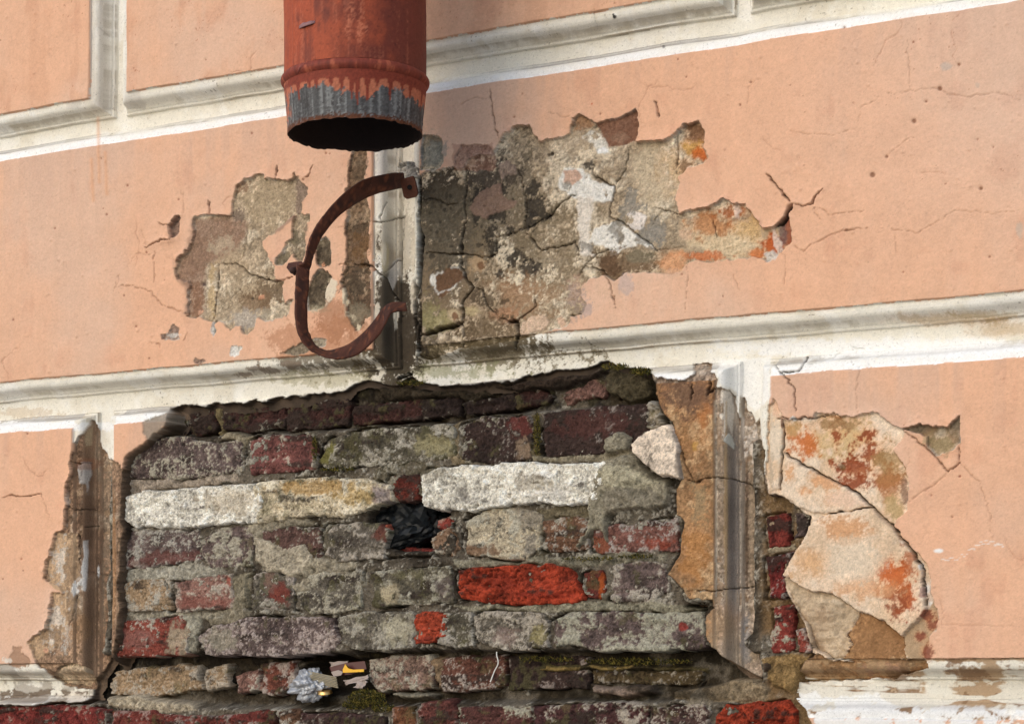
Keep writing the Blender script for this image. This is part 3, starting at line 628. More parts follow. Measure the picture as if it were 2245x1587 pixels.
# ---- cracks
CR = [([(250,630),(270,626),(295,628),(315,632),(335,642),(350,668),(372,672),(390,683),(410,690)],1.3,6,.6,.8),([(340,549),(337,570),(339,600),(338,620)],1.0,5,.6,.4),
([(320,542),(345,530),(376,524)],1.6,7,.8,3.0),([(345,490),(360,492),(373,495)],1.3,6,.7,2.0),([(398,415),(405,470)],.8,3,.4,0),([(457,440),(460,470)],1.2,5,.7,1.0),
([(606,360),(607,392)],1.4,6,.8,1.0),([(669,391),(682,382),(687,362)],2.0,8,.8,2.0),([(278,585),(300,556),(330,560)],.8,3,.5,.3),([(250,640),(262,600)],.8,3,.4,.2),
([(474,578),(490,577),(520,578),(545,600),(570,608),(600,617),(625,613),(643,605)],1.2,8,.8,0),([(475,578),(474,620),(470,650),(465,700)],1.3,8,.75,0),([(540,485),(538,530),(524,575)],.8,5,.5,0),
([(470,700),(467,735)],1.8,9,.8,0),([(325,750),(350,755),(348,765)],1.0,4,.6,1.5),([(400,745),(412,730)],1.2,5,.6,1.5),
([(745,578),(790,578),(815,582),(830,600),(848,612),(860,640),(875,660),(884,700)],1.5,10,.9,0),([(810,485),(840,486),(880,478),(890,475)],1.4,9,.85,0),([(832,486),(840,455),(848,440)],1.0,7,.7,0),([(812,482),(765,500),(735,498)],.8,4,.5,0),([(840,600),(870,575),(885,565)],1.0,6,.7,0),
([(915,470),(921,520),(917,600),(910,660),(914,720),(916,800)],3.6,26,.95,0),([(905,820),(890,826),(870,832)],4.0,18,.9,0),([(885,400),(884,520),(880,640),(878,760),(880,800)],1.0,6,.6,0),
([(1017,371),(1020,409),(1013,439),(1017,477),(1010,522),(1008,583),(1017,609),(1034,630),(1010,662),(1012,704),(1013,765)],2.0,13,.95,0),([(923,435),(957,437),(983,447),(1010,443)],1.4,9,.9,0),
([(930,553),(964,553),(1010,556),(1063,564),(1085,556),(1085,519),(1119,511),(1146,500),(1152,470),(1142,401),(1127,360)],1.6,11,.92,0),
([(1146,500),(1195,477),(1229,443),(1259,424)],1.7,11,.9,0),([(1146,503),(1172,534),(1185,547),(1229,538),(1259,528),(1268,560)],1.3,9,.85,0),
([(1303,349),(1295,379),(1320,396),(1346,409),(1335,447),(1333,473),(1361,485),(1391,511),(1418,530),(1437,549),(1460,545)],1.3,9,.85,0),([(1374,326),(1369,364),(1346,409)],1.0,8,.8,0),([(1437,549),(1500,540)],.9,6,.6,0),
([(1036,628),(1055,636),(1066,670),(1093,696),(1123,704),(1142,693),(1168,674),(1172,640)],1.6,11,.92,0),([(1127,700),(1132,723),(1130,764)],3.8,20,.95,0),([(1108,702),(1132,700)],4,16,.9,0),
([(1263,606),(1278,583),(1308,553),(1346,545)],1.0,6,.7,0),([(1278,583),(1320,591),(1335,617),(1345,650),(1350,680)],1.2,7,.7,.5),([(1242,690),(1275,690),(1285,670)],1.4,6,.8,1.0),
([(919,733),(950,724),(985,714),(1014,704)],4.5,22,.95,0),([(1180,480),(1200,478)],.8,4,.4,0),([(1480,450),(1440,470),(1420,500)],.9,6,.6,0),([(1430,455),(1480,465),(1489,468)],1.0,6,.7,0),
([(1480,290),(1483,330),(1478,380)],1.1,7,.7,0),([(1560,480),(1568,520)],1.2,7,.7,0),([(1507,545),(1510,590),(1502,690)],.9,4,.5,.2),
([(1680,381),(1702,405),(1720,428),(1738,447)],1.8,9,.9,2.0),([(1738,447),(1755,452),(1780,449),(1789,428),(1806,413)],1.8,9,.9,2.4),([(1738,447),(1728,466),(1716,484),(1702,498)],5.0,14,.95,1.5),
([(1785,452),(1787,465),(1805,488)],.9,5,.6,.4),([(1793,454),(1823,471),(1899,460)],1.0,4,.5,.5),([(1735,534),(1759,553),(1778,538),(1808,522),(1846,505),(1903,502)],1.1,5,.55,.6),([(1846,505),(1875,502),(1903,503)],1.7,5,.6,.6),
([(1708,545),(1722,565),(1720,630)],1.0,4,.5,0),([(1606,600),(1622,635)],1.0,4,.4,0),
([(1988,81),(1992,140),(1997,200)],.9,3,.45,0),([(1942,207),(1997,200),(2055,193),(2070,206),(2122,214),(2180,203),(2245,220)],.9,3,.45,.2),([(1942,207),(1890,232),(1875,284),(1832,296),(1762,293),(1720,285)],.9,3,.35,.3),
([(1943,340),(1975,315),(2010,295)],.8,3,.35,.3),([(1637,230),(1640,190),(1655,175)],.8,3,.4,.2),([(1960,515),(1965,575)],.8,3,.4,0),([(1930,500),(2010,510),(2100,460),(2180,470),(2240,460)],.8,3,.35,.4),
([(1073,195),(1081,236),(1086,283),(1094,302)],1.2,5,.7,.5),([(1010,230),(1040,216),(1075,218)],.8,3,.4,.2),([(1436,220),(1442,239),(1443,258)],1.6,6,.8,1.2),([(1257,258),(1230,255),(1200,245)],.8,3,.5,.4),
([(1694,794),(1708,810),(1716,822),(1741,849),(1746,911)],1.1,6,.75,.5),([(1712,817),(1751,812),(1772,784)],2.6,10,.9,3.0),([(1884,802),(1876,869),(1879,906)],.9,4,.5,.3),([(1690,915),(1735,918),(1782,915),(1830,905)],1.5,8,.9,0),
([(1973,940),(2010,965),(2048,997),(2079,1034),(2103,1015),(2105,968)],1.3,6,.7,.5),([(2103,1015),(2147,1057),(2173,1135),(2170,1170)],.9,4,.45,.2),([(2079,1034),(2048,1062),(1993,1099)],.9,4,.5,.3),
([(1717,921),(1713,990),(1712,1040),(1706,1075)],2.2,12,.95,0),([(1718,990),(1761,1018),(1824,1052),(1881,1083),(1915,1114),(1960,1155),(2004,1212),(2022,1250),(2030,1330)],2.0,12,.95,0),([(1811,1127),(1870,1118),(1915,1114)],1.6,9,.9,0),
([(1716,1261),(1767,1292),(1824,1303),(1881,1339),(1933,1360),(1978,1396),(1982,1440)],1.0,6,.6,0),([(1500,1048),(1520,1055),(1560,1046),(1600,1048),(1640,1060),(1668,1080)],1.3,9,.85,0),([(1497,1293),(1560,1296),(1600,1290),(1668,1286)],1.2,8,.85,0),([(1485,960),(1500,1020),(1520,1055)],1.0,6,.7,0),
([(150,1012),(200,1015)],1.2,6,.7,0),([(150,1118),(180,1117),(215,1116)],1.2,7,.8,0),([(180,1155),(215,1152)],1.0,6,.7,0),([(0,1094),(20,1086),(40,1090),(75,1084),(92,1080),(92,1088)],1.4,6,.7,1.5),([(92,1088),(100,1110),(106,1140)],.8,3,.4,.4),([(168,1165),(172,1240)],1.6,8,.8,0),([(165,1300),(150,1370)],1.2,6,.7,0),([(185,1250),(260,1270)],.8,5,.5,0),
([(1515,840),(1512,880)],1.6,9,.9,0),([(1555,830),(1550,865),(1562,850)],3.0,12,.9,0),([(1130,790),(1126,840)],1.0,5,.6,0),([(830,832),(838,850)],1.2,6,.7,0),([(310,500),(320,540)],.8,3,.3,0),
([(1780,1000),(1850,1005),(1900,1500)],.01,0,0,0),([(215,60),(240,80)],1.0,4,.5,0),([(1300,20),(1310,60)],1.0,4,.4,0),([(1770,800),(1800,795),(1850,772)],.9,4,.5,.2),([(1866,760),(1900,765)],.9,4,.5,.2),([(60,925),(68,905)],.01,0,0,0),([(2050,1370),(2245,1372)],.7,2,.25,0)]
for ln, wd, dp, al, lf in CR:
    if al < 0.62: wd, dp, al = wd * 0.8, dp * 0.5, al * 0.5
    if dp: crack(ln, max(wd * (0.75 if wd < 3 else 0.9), 1.0), dp * 1.15, al, None, lf)
for k in range(34):                                     # hairlines in the paint
    x = random.uniform(0, 2240); y = random.uniform(0, 1400); a0 = random.uniform(0, 6.3); ln = [(x, y)]
    for q in range(random.randint(5, 12)):
        a0 += random.gauss(0, 0.5); x += 14 * math.cos(a0); y += 14 * math.sin(a0); ln.append((x, y))
    idx, d, t_ = ldist(WX, WY, ln, 6); kk = face[idx] & (LAB[idx] == 0); g = np.exp(-(d / 1.1) ** 2) * kk * np.minimum(1, np.minimum(t_, 1 - t_) * 5)
    HD[idx] -= 1.2 * g; mixc(idx, A(176, 126, 98), 0.45 * g)
# curled paint skins: the lip above a loss stands off the wall
for ln, lf, r in [([(1395,311),(1433,311),(1460,307),(1479,292),(1502,275),(1532,267)],9,16),([(1094,303),(1112,292),(1131,279),(1161,273)],7,14),([(1650,470),(1672,500),(1702,498),(1730,462)],7,14),([(1250,288),(1257,258),(1274,252),(1300,265)],4,10),
    ([(1180,313),(1202,307),(1240,300)],3,10),([(1489,468),(1521,460),(1551,456),(1589,437),(1612,447),(1640,452)],5,12),([(515,409),(534,395),(552,388),(581,382)],4,12),([(579,390),(615,395),(640,392),(648,380),(669,391),(685,378)],5,12),([(426,475),(470,472),(505,475)],4,12),
    ([(385,573),(401,557),(412,547)],5,12),([(1975,940),(2017,929),(2079,935),(2105,908)],6,14),([(1782,916),(1829,908),(1866,914),(1923,906),(1975,940)],4,12),([(144,1073),(146,1101),(139,1161)],7,14),([(151,1013),(156,1036),(144,1073)],5,12),([(123,1164),(114,1203),(100,1236),(95,1268)],7,14),([(114,1298),(109,1352),(100,1379),(63,1403)],7,14),
    ([(384,473),(373,500),(374,522),(345,530)],6,14),([(2030,1445),(2100,1447),(2245,1448)],4,8),([(1089,322),(1082,340)],4,10),([(762,405),(757,456),(763,473),(755,494)],3,9)]:
    idx, d, t_ = ldist(WX, WY, ln, 45)
    k = face[idx] & (LAB[idx] == 0)
    HD[idx[k]] += 0.8 * lf * np.exp(-d[k] / (r * 0.55)) * np.minimum(1, np.minimum(t_[k], 1 - t_[k]) * 5 + 0.25)
# drips, bubbles, grit under the paint
for k in range(750):
    x = random.uniform(0, 2240); y = random.uniform(0, 1440)
    dark = random.random() < 0.12
    i = np.argmin((PXf[::97] - x) ** 2 + (PYf[::97] - y) ** 2) * 97
    if not face[i] or LAB[i] != 0: continue
    bump(x, y, random.uniform(1.6, 3.0), random.uniform(0.8, 2.2) if not dark else -1.6, A(150, 96, 70) if dark else None, 0.8)
for x, y, r in [(2060,194,6),(2003,265,6),(1912,383,7),(2150,413,5),(1943,343,4),(2102,142,4),(1645,180,3),(1622,230,3),(2030,223,3),(1850,60,3),(1298,445,0)]:
    if r: bump(x, y, r, -2.5, A(140, 96, 72), 0.9)
stain(2072, 146, 14, 9, A(196, 180, 168), 0.7, 0.4); stain(2143, 188, 7, 8, A(196, 176, 160), 0.5, 0.4); stain(2236, 505, 8, 18, A(196, 180, 164), 0.6, 0.4)
for x, y, l_ in [(202, 440, 90), (232, 425, 90), (216, 400, 140)]:
    idx, d, t_ = ldist(PXf, PYf, [(x, y - l_), (x + 3, y)], 10); HD[idx] += 0.9 * np.exp(-(d / 2.2) ** 2); mixc(idx, A(226, 166, 122), 0.5 * np.exp(-(d / 4) ** 2))
bump(1348, 38, 5, 3.0, A(42, 38, 36), 0.95); bump(1345, 33, 3, 2.0, A(42, 38, 36), 0.9); bump(1455, 103, 4, 1.5, A(90, 86, 84), 0.8)
bump(1206, 336, 6, -4, A(60, 48, 38), 0.9); bump(1198, 337, 4, -3, A(80, 64, 48), 0.8); bump(1297, 228, 3, 0.3, A(206, 110, 76), 0.8)
bump(1750, 365, 7, 2.0); bump(1725, 372, 6, 1.6); bump(290, 1172, 3, 0.5, A(176, 108, 76), 0.7); bump(46, 1225, 3, -1.5, A(176, 108, 76), 0.7)

# ---- the fallen part
HOLE = [(370,895),(430,889),(480,885),(560,878),(650,866),(690,862),(720,862),(745,857),(770,846),(795,836),(820,834),(850,842),(872,840),(890,830),(905,826),(918,838),(940,842),(1000,842),(1060,840),(1120,835),(1165,822),(1200,818),(1230,806),(1270,808),(1300,798),(1315,790),(1335,790),(1350,800),(1395,808),(1420,812),
 (1431,836),(1430,861),(1440,885),(1452,909),(1470,927),(1483,965),(1486,1003),(1491,1047),(1480,1076),(1480,1123),(1497,1142),(1493,1180),(1489,1205),(1470,1240),(1462,1257),(1478,1275),(1495,1293),(1499,1304),(1506,1312),(1556,1314),(1560,1329),(1547,1348),(1546,1398),(1553,1417),(1580,1436),(1635,1464),(1666,1482),(1673,1467),(1673,1453),(1663,1442),(1662,1420),(1646,1409),(1663,1392),(1668,1343),(1668,1233),(1669,1148),(1667,1053),(1666,975),
 (1676,984),(1678,1082),(1700,1079),(1712,1090),(1735,1103),(1752,1116),(1777,1128),(1772,1155),(1760,1180),(1740,1215),(1716,1260),(1722,1290),(1740,1325),(1760,1370),(1778,1425),(1772,1440),(1752,1452),(1742,1480),(1738,1500),(1738,1530),(1768,1560),(1785,1600),(1790,1650),(1600,1656),(1400,1646),(1100,1652),(800,1644),(500,1654),(200,1646),(-40,1650),(-45,1548),(0,1545),(60,1545),(100,1537),(170,1537),(200,1527),(212,1502),(208,1490),(222,1470),(236,1450),(248,1420),(250,1390),(255,1340),(252,1280),(259,1250),(259,1170),(257,1130),(260,1100),(263,1030),(275,1003),(300,985),(318,962),(345,946),(362,922)]
hw = fbm(S, Z, 34, 61, 4, 0.55).ravel(); hw2 = fbm(S, Z, 34, 62, 4, 0.55).ravel()
ih, dh = sdf(PXf + 2.6 * hw, PYf + 3.0 * hw2, HOLE, 30)
SD = np.full(len(HD), 99, np.float32); SD[ih] = dh
i_ = ih[dh < 2]; q = -SD[i_] + 0.7 * nH[i_]                     # px into the fallen area: a broken, crumbling edge
Hcut = -(3 + 30 * sstep(0, 3.5, q) + 40 * sstep(2.5, 8, q)) + 1.2 * nH2[i_] + 0.5 * nX[i_]
HMf = HM.ravel() * 1000
fall = np.clip(sstep(-2, 1.5, q), 0, 1)
HD[i_] = HD[i_] * (1 - fall) + np.minimum(HD[i_], Hcut * np.clip((78 + HMf[i_]) / 78, 0.3, 1) ) * fall
HD[i_] = np.maximum(HD[i_], -60 - HMf[i_])
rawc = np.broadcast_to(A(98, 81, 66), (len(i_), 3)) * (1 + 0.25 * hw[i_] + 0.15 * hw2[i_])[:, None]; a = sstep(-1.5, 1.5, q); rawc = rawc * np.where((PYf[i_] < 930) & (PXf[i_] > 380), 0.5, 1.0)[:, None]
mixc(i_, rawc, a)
crumb = (SD < 14) & (SD > 0); HD[crumb] -= 1.2 * np.exp(-SD[crumb] / 4) * sstep(0, 1, nH2[crumb])
gone = (SD < -15).reshape(NR, NCO)
GF = ~(gone[:-1, :-1] & gone[1:, :-1] & gone[:-1, 1:] & gone[1:, 1:])
# scrap of bare plaster at the upper left of the fallen part
patchcol([(312,925),(330,918),(368,906),(366,922),(345,946),(322,962),(314,950)], A(150, 136, 120), 0.9, 1.5, dh=-3)
bareish = (LAB > 0).astype(np.float32) * np.where((bid == 7) | (PXf > 1680), 0.3, 1.0)
C = C * np.clip(1 + (0.025 + 0.05 * bareish) * WN + (0.03 + 0.08 * bareish) * nX, 0.4, 1.5)[:, None]
onprof = (din > 0.5) & (din < 34)
HD += bareish * (0.22 * WN + 0.35 * nX) * np.where(onprof, 0.1, 1.0)

H = HM + HD.reshape(NR, NCO) / 1000
C3 = C.reshape(NR, NCO, 3)
lab2 = LAB.reshape(NR, NCO); face2 = face.reshape(NR, NCO)
fl = np.where(lab2 > 0, lab2, np.where(BID < 0, 50, np.where(face2, BID, 20 + BID)))[:-1, :-1]
# the bare joints and slabs may run over block and joint alike; everything else follows its own block
def components(m):
    par = []; runs = []; prev = []
    def find(a):
        while par[a] != a: par[a] = par[par[a]]; a = par[a]
        return a
    for r in np.nonzero(m.any(1))[0]:
        d = np.diff(np.concatenate([[0], m[r].astype(np.int8), [0]])); st_ = np.nonzero(d == 1)[0]; en = np.nonzero(d == -1)[0]; cur = []
        for a, b in zip(st_, en):
            i = len(par); par.append(i); runs.append((r, a, b)); cur.append(i)
            for j in prev:
                if runs[j][0] == r - 1 and runs[j][1] < b and runs[j][2] > a: par[find(i)] = find(j)
        prev = cur
    out = {}
    for i, (r, a, b) in enumerate(runs): out.setdefault(find(i), []).append((r, a, b))
    return list(out.values())
for k in BL:                                    # each run of moulding is a piece; crumbs go with the joint
    for comp in components(GF & (fl == 20 + k)):
        n = sum(b - a for r, a, b in comp)
        if n < 400: new = 50
        else: _lab[0] += 1; new = _lab[0]; LABNAME[new] = ('edge_moulding', k)
        for r, a, b in comp: fl[r, a:b] = new
for k in BL:
    cs_ = components(GF & (fl == k)); cs_.sort(key=lambda c_: -sum(b - a for r, a, b in c_))
    for comp in cs_[1:]:
        if sum(b - a for r, a, b in comp) < 300: new = 50
        else: _lab[0] += 1; new = _lab[0]; LABNAME[new] = ('stucco_fragment', k)
        for r, a, b in comp: fl[r, a:b] = new
blocks = {}
for k in BL:
    o = grid_mesh('rusticated_block', S, Z, H, C3, GF & (fl == k), M_PAINT, wall)
    blocks[k] = o
grid_mesh('joint_groove', S, Z, H, C3, GF & (fl == 50), M_TRIM, wall)
for L, (nm, b) in LABNAME.items():
    par = blocks.get(b) or wall
    grid_mesh(nm, S, Z, H, C3, GF & (fl == L), M_TRIM if nm == 'edge_moulding' else M_PAINT if nm == 'stucco_fragment' else M_SLAB if b == 7 else M_BARE, par)

# ------------------------------------------------------------------ brickwork inside the fallen part
BC = {'mar': A(90, 58, 52), 'drk': A(64, 49, 44), 'pur': A(114, 97, 92), 'gry': A(112, 104, 92), 'red': A(172, 78, 58), 'bri': A(158, 62, 40), 'tan': A(168, 142, 112), 'pal': A(232, 225, 210), 'brn': A(120, 88, 68), 'grn': A(104, 97, 82), 'pnk': A(150, 112, 100)}
FILM = A(172, 164, 150); SOOT_SHADE = A(56, 46, 40); MOSS = A(98, 94, 58)
_bs = [200]; POLYS = []
def brick(poly, col, h=-28, film=0.0, soot_shade=0.0, moss=0.0, rough=1.0, drop=40, name='brick', mat=None, gx=0.0, gy=0.0, extra=(), edge=7.0, step=0.0020, filmc=None, par=None, dents=()):
    _bs[0] += 1; sd = _bs[0]
    if mat is None: POLYS.append((poly, h))
    hm = h / 1000
    pts = [P(x, y, hm) for x, y in poly]
    s0 = min(p[0] for p in pts) - 0.012; s1 = max(p[0] for p in pts) + 0.012
    z0 = min(p[1] for p in pts) - 0.012; z1 = max(p[1] for p in pts) + 0.012
    xs = np.arange(s0, s1, step, dtype=np.float32); zs = np.arange(z0, z1, step, dtype=np.float32)
    px, py = proj(xs[None, :], hm, zs[:, None])
    a = fbm(xs, zs, 45, sd, 3).ravel(); b = fbm(xs, zs, 45, sd + 500, 3).ravel()
    n1 = fbm(xs, zs, 26, sd + 1000, 4, 0.55).ravel(); n2 = fbm(xs, zs, 80, sd + 1500, 3, 0.6).ravel()
    n3 = fbm(xs, zs, 14, sd + 2000, 4, 0.5, 60).ravel(); n4 = fbm(xs, zs, 230, sd + 2500, 2, 0.7).ravel()
    rk = min(1.0, rough); X = px.ravel() + 3.2 * rk * a; Y = py.ravel() + 2.6 * rk * b
    idx, d = sdf(X, Y, poly, 40)
    dd = np.full(X.shape, 40, np.float32); dd[idx] = d
    ins = -dd + 2.4
    rb_ = np.random.default_rng(sd + 9); wf = rb_.uniform(0.25, 0.75); fb = rb_.uniform(-0.1, 0.06); tint = 1 + rb_.uniform(-0.05, 0.05, 3)
    cx = sum(p[0] for p in poly) / len(poly); cy = sum(p[1] for p in poly) / len(poly)
    hh = h + rough * (0.8 * n1 + 0.7 * n2 + 1.0 * n3 + 0.55 * n4) + gx * (px.ravel() - cx) + gy * (py.ravel() - cy)
    hh = hh - rough * 2.2 * sstep(0.6, 1.3, n1 - 0.5 * n3)                    # spalls
    ck = np.exp(-(n1 / 0.05) ** 2) * sstep(0.1, 0.5, n2 + 0.6 * a) + np.exp(-((n3 - 0.5) / 0.06) ** 2) * sstep(0.2, 0.6, b)     # cracks and opened bedding
    wn = np.random.default_rng(sd).standard_normal(len(hh)).astype(np.float32)
    hh = hh - 3.2 * rough * np.clip(ck, 0, 1) + 0.28 * rk * wn
    if rough > 0.6: hh = np.round(hh / 1.6) * 1.6 * 0.45 + hh * 0.55            # laminated, stepped breaks
    for ex, ey, rx, ry, dp in dents:
        q = np.sqrt(((px.ravel() - ex) / rx) ** 2 + ((py.ravel() - ey) / ry) ** 2) + 0.15 * n2; hh = hh - dp * sstep(1.05, 0.85, q)
    e = np.clip((ins + rk * (3.0 * n2 - 3.5 * sstep(0.4, 1.0, n1))) / (edge * 0.5), 0, 1); hh = hh - 2.4 * (1 - np.sqrt(np.clip(1 - (1 - e) ** 2, 0, 1)))
    hh = np.where(ins < 0, hh - 2.4 - drop * np.clip(-ins / 3.0, 0, 1), hh)
    base = np.asarray(col if not isinstance(col, str) else BC[col])
    c = base * np.clip(1 + 0.28 * n1 + 0.24 * n2 + 0.22 * n4 + 0.15 * wn, 0.3, 1.45)[:, None]
    def mx(c, k, al): return c * (1 - al[:, None]) + k * al[:, None]
    c = mx(c, SOOT_SHADE, 0.55 * np.clip(ck, 0, 1))
    c = mx(c, SOOT_SHADE, np.clip(0.85 * sstep(0.62 - soot_shade * 1.6, 1.2 - soot_shade * 1.6, n3 + 0.5 * n2 + 0.3 * n4), 0, 1))  # soot; raised on the recessed top row to paint in shade
    film_ = film + (fb if film > 0 else 0)
    fl_ = sstep(0.92 - film_ * 2.0, 1.55 - film_ * 2.0, (1.35 - wf) * n1 + 0.6 * n2 + wf * n4 + 0.4 * wf * wn + 0.6 * sstep(20, 0, ins))
    c = mx(c, (FILM * tint if filmc is None else filmc) * np.clip(1 + 0.14 * n4 + 0.12 * wn + 0.12 * n2, 0.4, 1.3)[:, None], (0.85 if film > 0 else 0.5) * fl_); hh = hh + 0.6 * fl_ * rough
    if moss: c = mx(c, MOSS, 0.4 * sstep(1.1 - moss * 1.5, 1.7 - moss * 1.5, n2 - n1))
    for ex, ey, rx, ry, kc, al in extra:
        q = np.sqrt(((px.ravel() - ex) / rx) ** 2 + ((py.ravel() - ey) / ry) ** 2); c = mx(c, kc * (1 + 0.15 * n2)[:, None], al * sstep(1.15, 0.7, q + 0.35 * n2))
    G = (ins > -4.5).reshape(len(zs), len(xs))
    fm = G[:-1, :-1] & G[1:, :-1] & G[:-1, 1:] & G[1:, 1:]
    return grid_mesh(name, xs, zs, (hh / 1000).reshape(len(zs), len(xs)), c.reshape(len(zs), len(xs), 3), fm, mat or M_BRICK, par or wall)

R_ = A(140, 72, 60); PALE = A(204, 194, 172); DK = A(66, 50, 44); GY = A(150, 140, 120)
rowA = [([(362,905),(412,910),(410,950),(358,960)],'drk',.25,.2),([(418,908),(470,900),(472,944),(420,955)],'mar',0,.3),([(487,900),(622,888),(622,934),(560,946),(488,940)],'mar',.08,.35),([(626,888),(764,875),(765,932),(627,943)],'mar',-.1,.3),
 ([(775,890),(925,875),(925,915),(778,932)],'mar',-.2,.45),([(928,876),(1004,870),(1004,908),(930,917)],'drk',-.1,.4),([(1022,882),(1128,864),(1128,896),(1025,908)],'drk',-.1,.3),([(1132,862),(1160,850),(1210,868),(1190,884),(1135,895)],'mar',-.2,.1),([(1232,866),(1300,835),(1340,836),(1320,866),(1240,884)],'pnk',0,.1),([(1352,848),(1428,838),(1428,864),(1356,872)],'mar',0,.3)]
for p, c, fm, s_ in rowA: brick(p, BC[c] * 0.62, -60, fm - 0.4, s_ + 0.15, 0.1, 1.8, 26)  # recessed row: base darkened and soot raised, shade painted into the colour
rowB = [([(280,985),(320,968),(360,960),(400,958),(430,968),(480,972),(526,968),(530,1030),(470,1042),(400,1048),(300,1048),(272,1040),(274,1005)],'pur',.35,.0,0,[]),
 ([(550,965),(590,956),(682,955),(690,985),(686,1028),(640,1032),(600,1037),(548,1040)],A(126,80,74),.02,.1,.0,[]),
 ([(698,1012),(712,985),(735,958),(800,944),(985,930),(998,945),(998,1000),(860,1018),(720,1026)],'grn',.3,.15,.6,[(715,990,22,24,A(140,134,70),.6),(960,975,50,24,A(168,158,120),.7)]),
 ([(1013,935),(1060,916),(1160,912),(1166,940),(1164,1004),(1080,1012),(1015,1006)],'drk',-.05,.1,.1,[(1140,930,26,26,A(110,58,52),.8),(1150,985,20,22,A(150,128,106),.8)]),
 ([(1190,910),(1270,898),(1418,888),(1424,940),(1405,960),(1380,985),(1300,996),(1195,998)],'drk',-.15,.15,.0,[(1300,930,90,30,A(98,60,54),.5)])]
for p, c, fm, s_, ms_, ex in rowB: brick(p, c, -27, fm, s_, ms_, 1.1, 40, extra=ex)
brick([(262,1108),(278,1090),(320,1078),(400,1072),(480,1066),(560,1060),(572,1100),(560,1142),(480,1148),(400,1154),(330,1150),(300,1156),(282,1142),(266,1128)], 'pal', -19, .1, -.3, 0, 1.5, 34, edge=10, extra=[(500,1100,60,30,A(214,196,168),.5)], filmc=A(240,236,226))
brick([(556,1062),(640,1052),(720,1048),(790,1050),(830,1058),(850,1062),(852,1096),(800,1116),(760,1128),(700,1126),(640,1132),(566,1144)], A(216,200,170), -20, .15, -.1, .25, 1.8, 34, edge=10, extra=[(690,1068,90,16,A(190,152,92),.7),(780,1085,40,22,A(196,166,110),.7),(835,1080,20,24,A(160,146,146),.7)], filmc=A(222,212,190))
brick([(862,1044),(916,1040),(920,1094),(874,1098),(860,1070)], A(104,48,38), -27, -.5, .3, 0, 1.6)
brick([(924,1066),(926,1040),(945,1030),(1020,1022),(1150,1015),(1290,1020),(1336,1010),(1322,1050),(1306,1098),(1250,1104),(1180,1098),(1115,1105),(1060,1112),(1010,1118),(960,1117),(928,1106)], 'pal', -15, .15, -.25, 0, 1.7, 36, edge=9, extra=[(1170,1060,50,22,A(168,156,136),.6),(950,1035,26,10,A(170,160,140),.5),(1015,1085,10,16,A(120,112,104),.6),(1200,1080,60,14,A(226,220,210),.6)], filmc=A(240,236,226), dents=[(975,1078,9,5,4),(1288,1066,6,9,5),(1262,1090,6,5,3)])
rowD = [([(262,1180),(290,1166),(430,1164),(438,1224),(400,1230),(340,1238),(265,1250),(258,1215)],'pur',.25,0,0,[(380,1222,60,14,A(124,76,68),.6),(300,1235,36,12,A(122,78,70),.5)]),
 ([(445,1185),(480,1160),(540,1152),(556,1170),(550,1238),(460,1242),(446,1220)],'pur',.35,.1,.1,[]),([(576,1164),(640,1156),(702,1156),(704,1222),(640,1230),(580,1230)],A(112,84,76),.3,.2,.1,[]),
 ([(716,1168),(736,1150),(830,1147),(850,1163),(838,1220),(745,1230),(718,1216)],'gry',.3,.15,.1,[(810,1190,34,30,A(100,92,82),.6),(835,1170,16,18,A(104,54,44),.8)]),
 ([(1022,1142),(1075,1116),(1130,1112),(1188,1128),(1184,1200),(1150,1225),(1130,1228),(1025,1214)],A(196,182,156),.3,-.1,0,[(1050,1206,40,12,A(136,104,80),.8),(1160,1130,30,30,A(128,120,108),.7),(1160,1195,14,26,A(112,108,104),.6)]),
 ([(1190,1142),(1265,1132),(1290,1150),(1288,1202),(1200,1212)],'brn',.15,.2,.1,[]),([(1294,1160),(1400,1146),(1484,1138),(1484,1206),(1310,1212)],A(128,88,78),.2,.15,0,[(1440,1190,36,16,A(150,72,54),.7),(1310,1195,30,18,A(150,84,54),.6)])]
for p, c, fm, s_, ms_, ex in rowD: brick(p, c, -26, fm, s_, ms_, 1.2, 40, extra=ex)
brick([(948,1190),(955,1168),(985,1158),(1006,1172),(1010,1200),(998,1216),(966,1220)], A(140,112,90), -34, .1, 0, 0, 1.8, 26, 'brick_fragment', edge=14)
brick([(960,1140),(985,1134),(1006,1142),(1004,1160),(980,1164),(962,1158)], A(140,66,58), -48, -.3, .1, 0, 2.0, 26, 'brick_fragment')
brick([(822,1180),(830,1158),(848,1150),(852,1164),(838,1188),(826,1196)], A(150,80,62), -34, -.2, .1, 0, 1.2, 26, 'brick_fragment')
brick([(830,1212),(850,1190),(900,1200),(955,1206),(950,1218),(840,1222)], A(120,50,44), -56, -.3, .3, 0, 2.2, 26, 'brick_fragment')
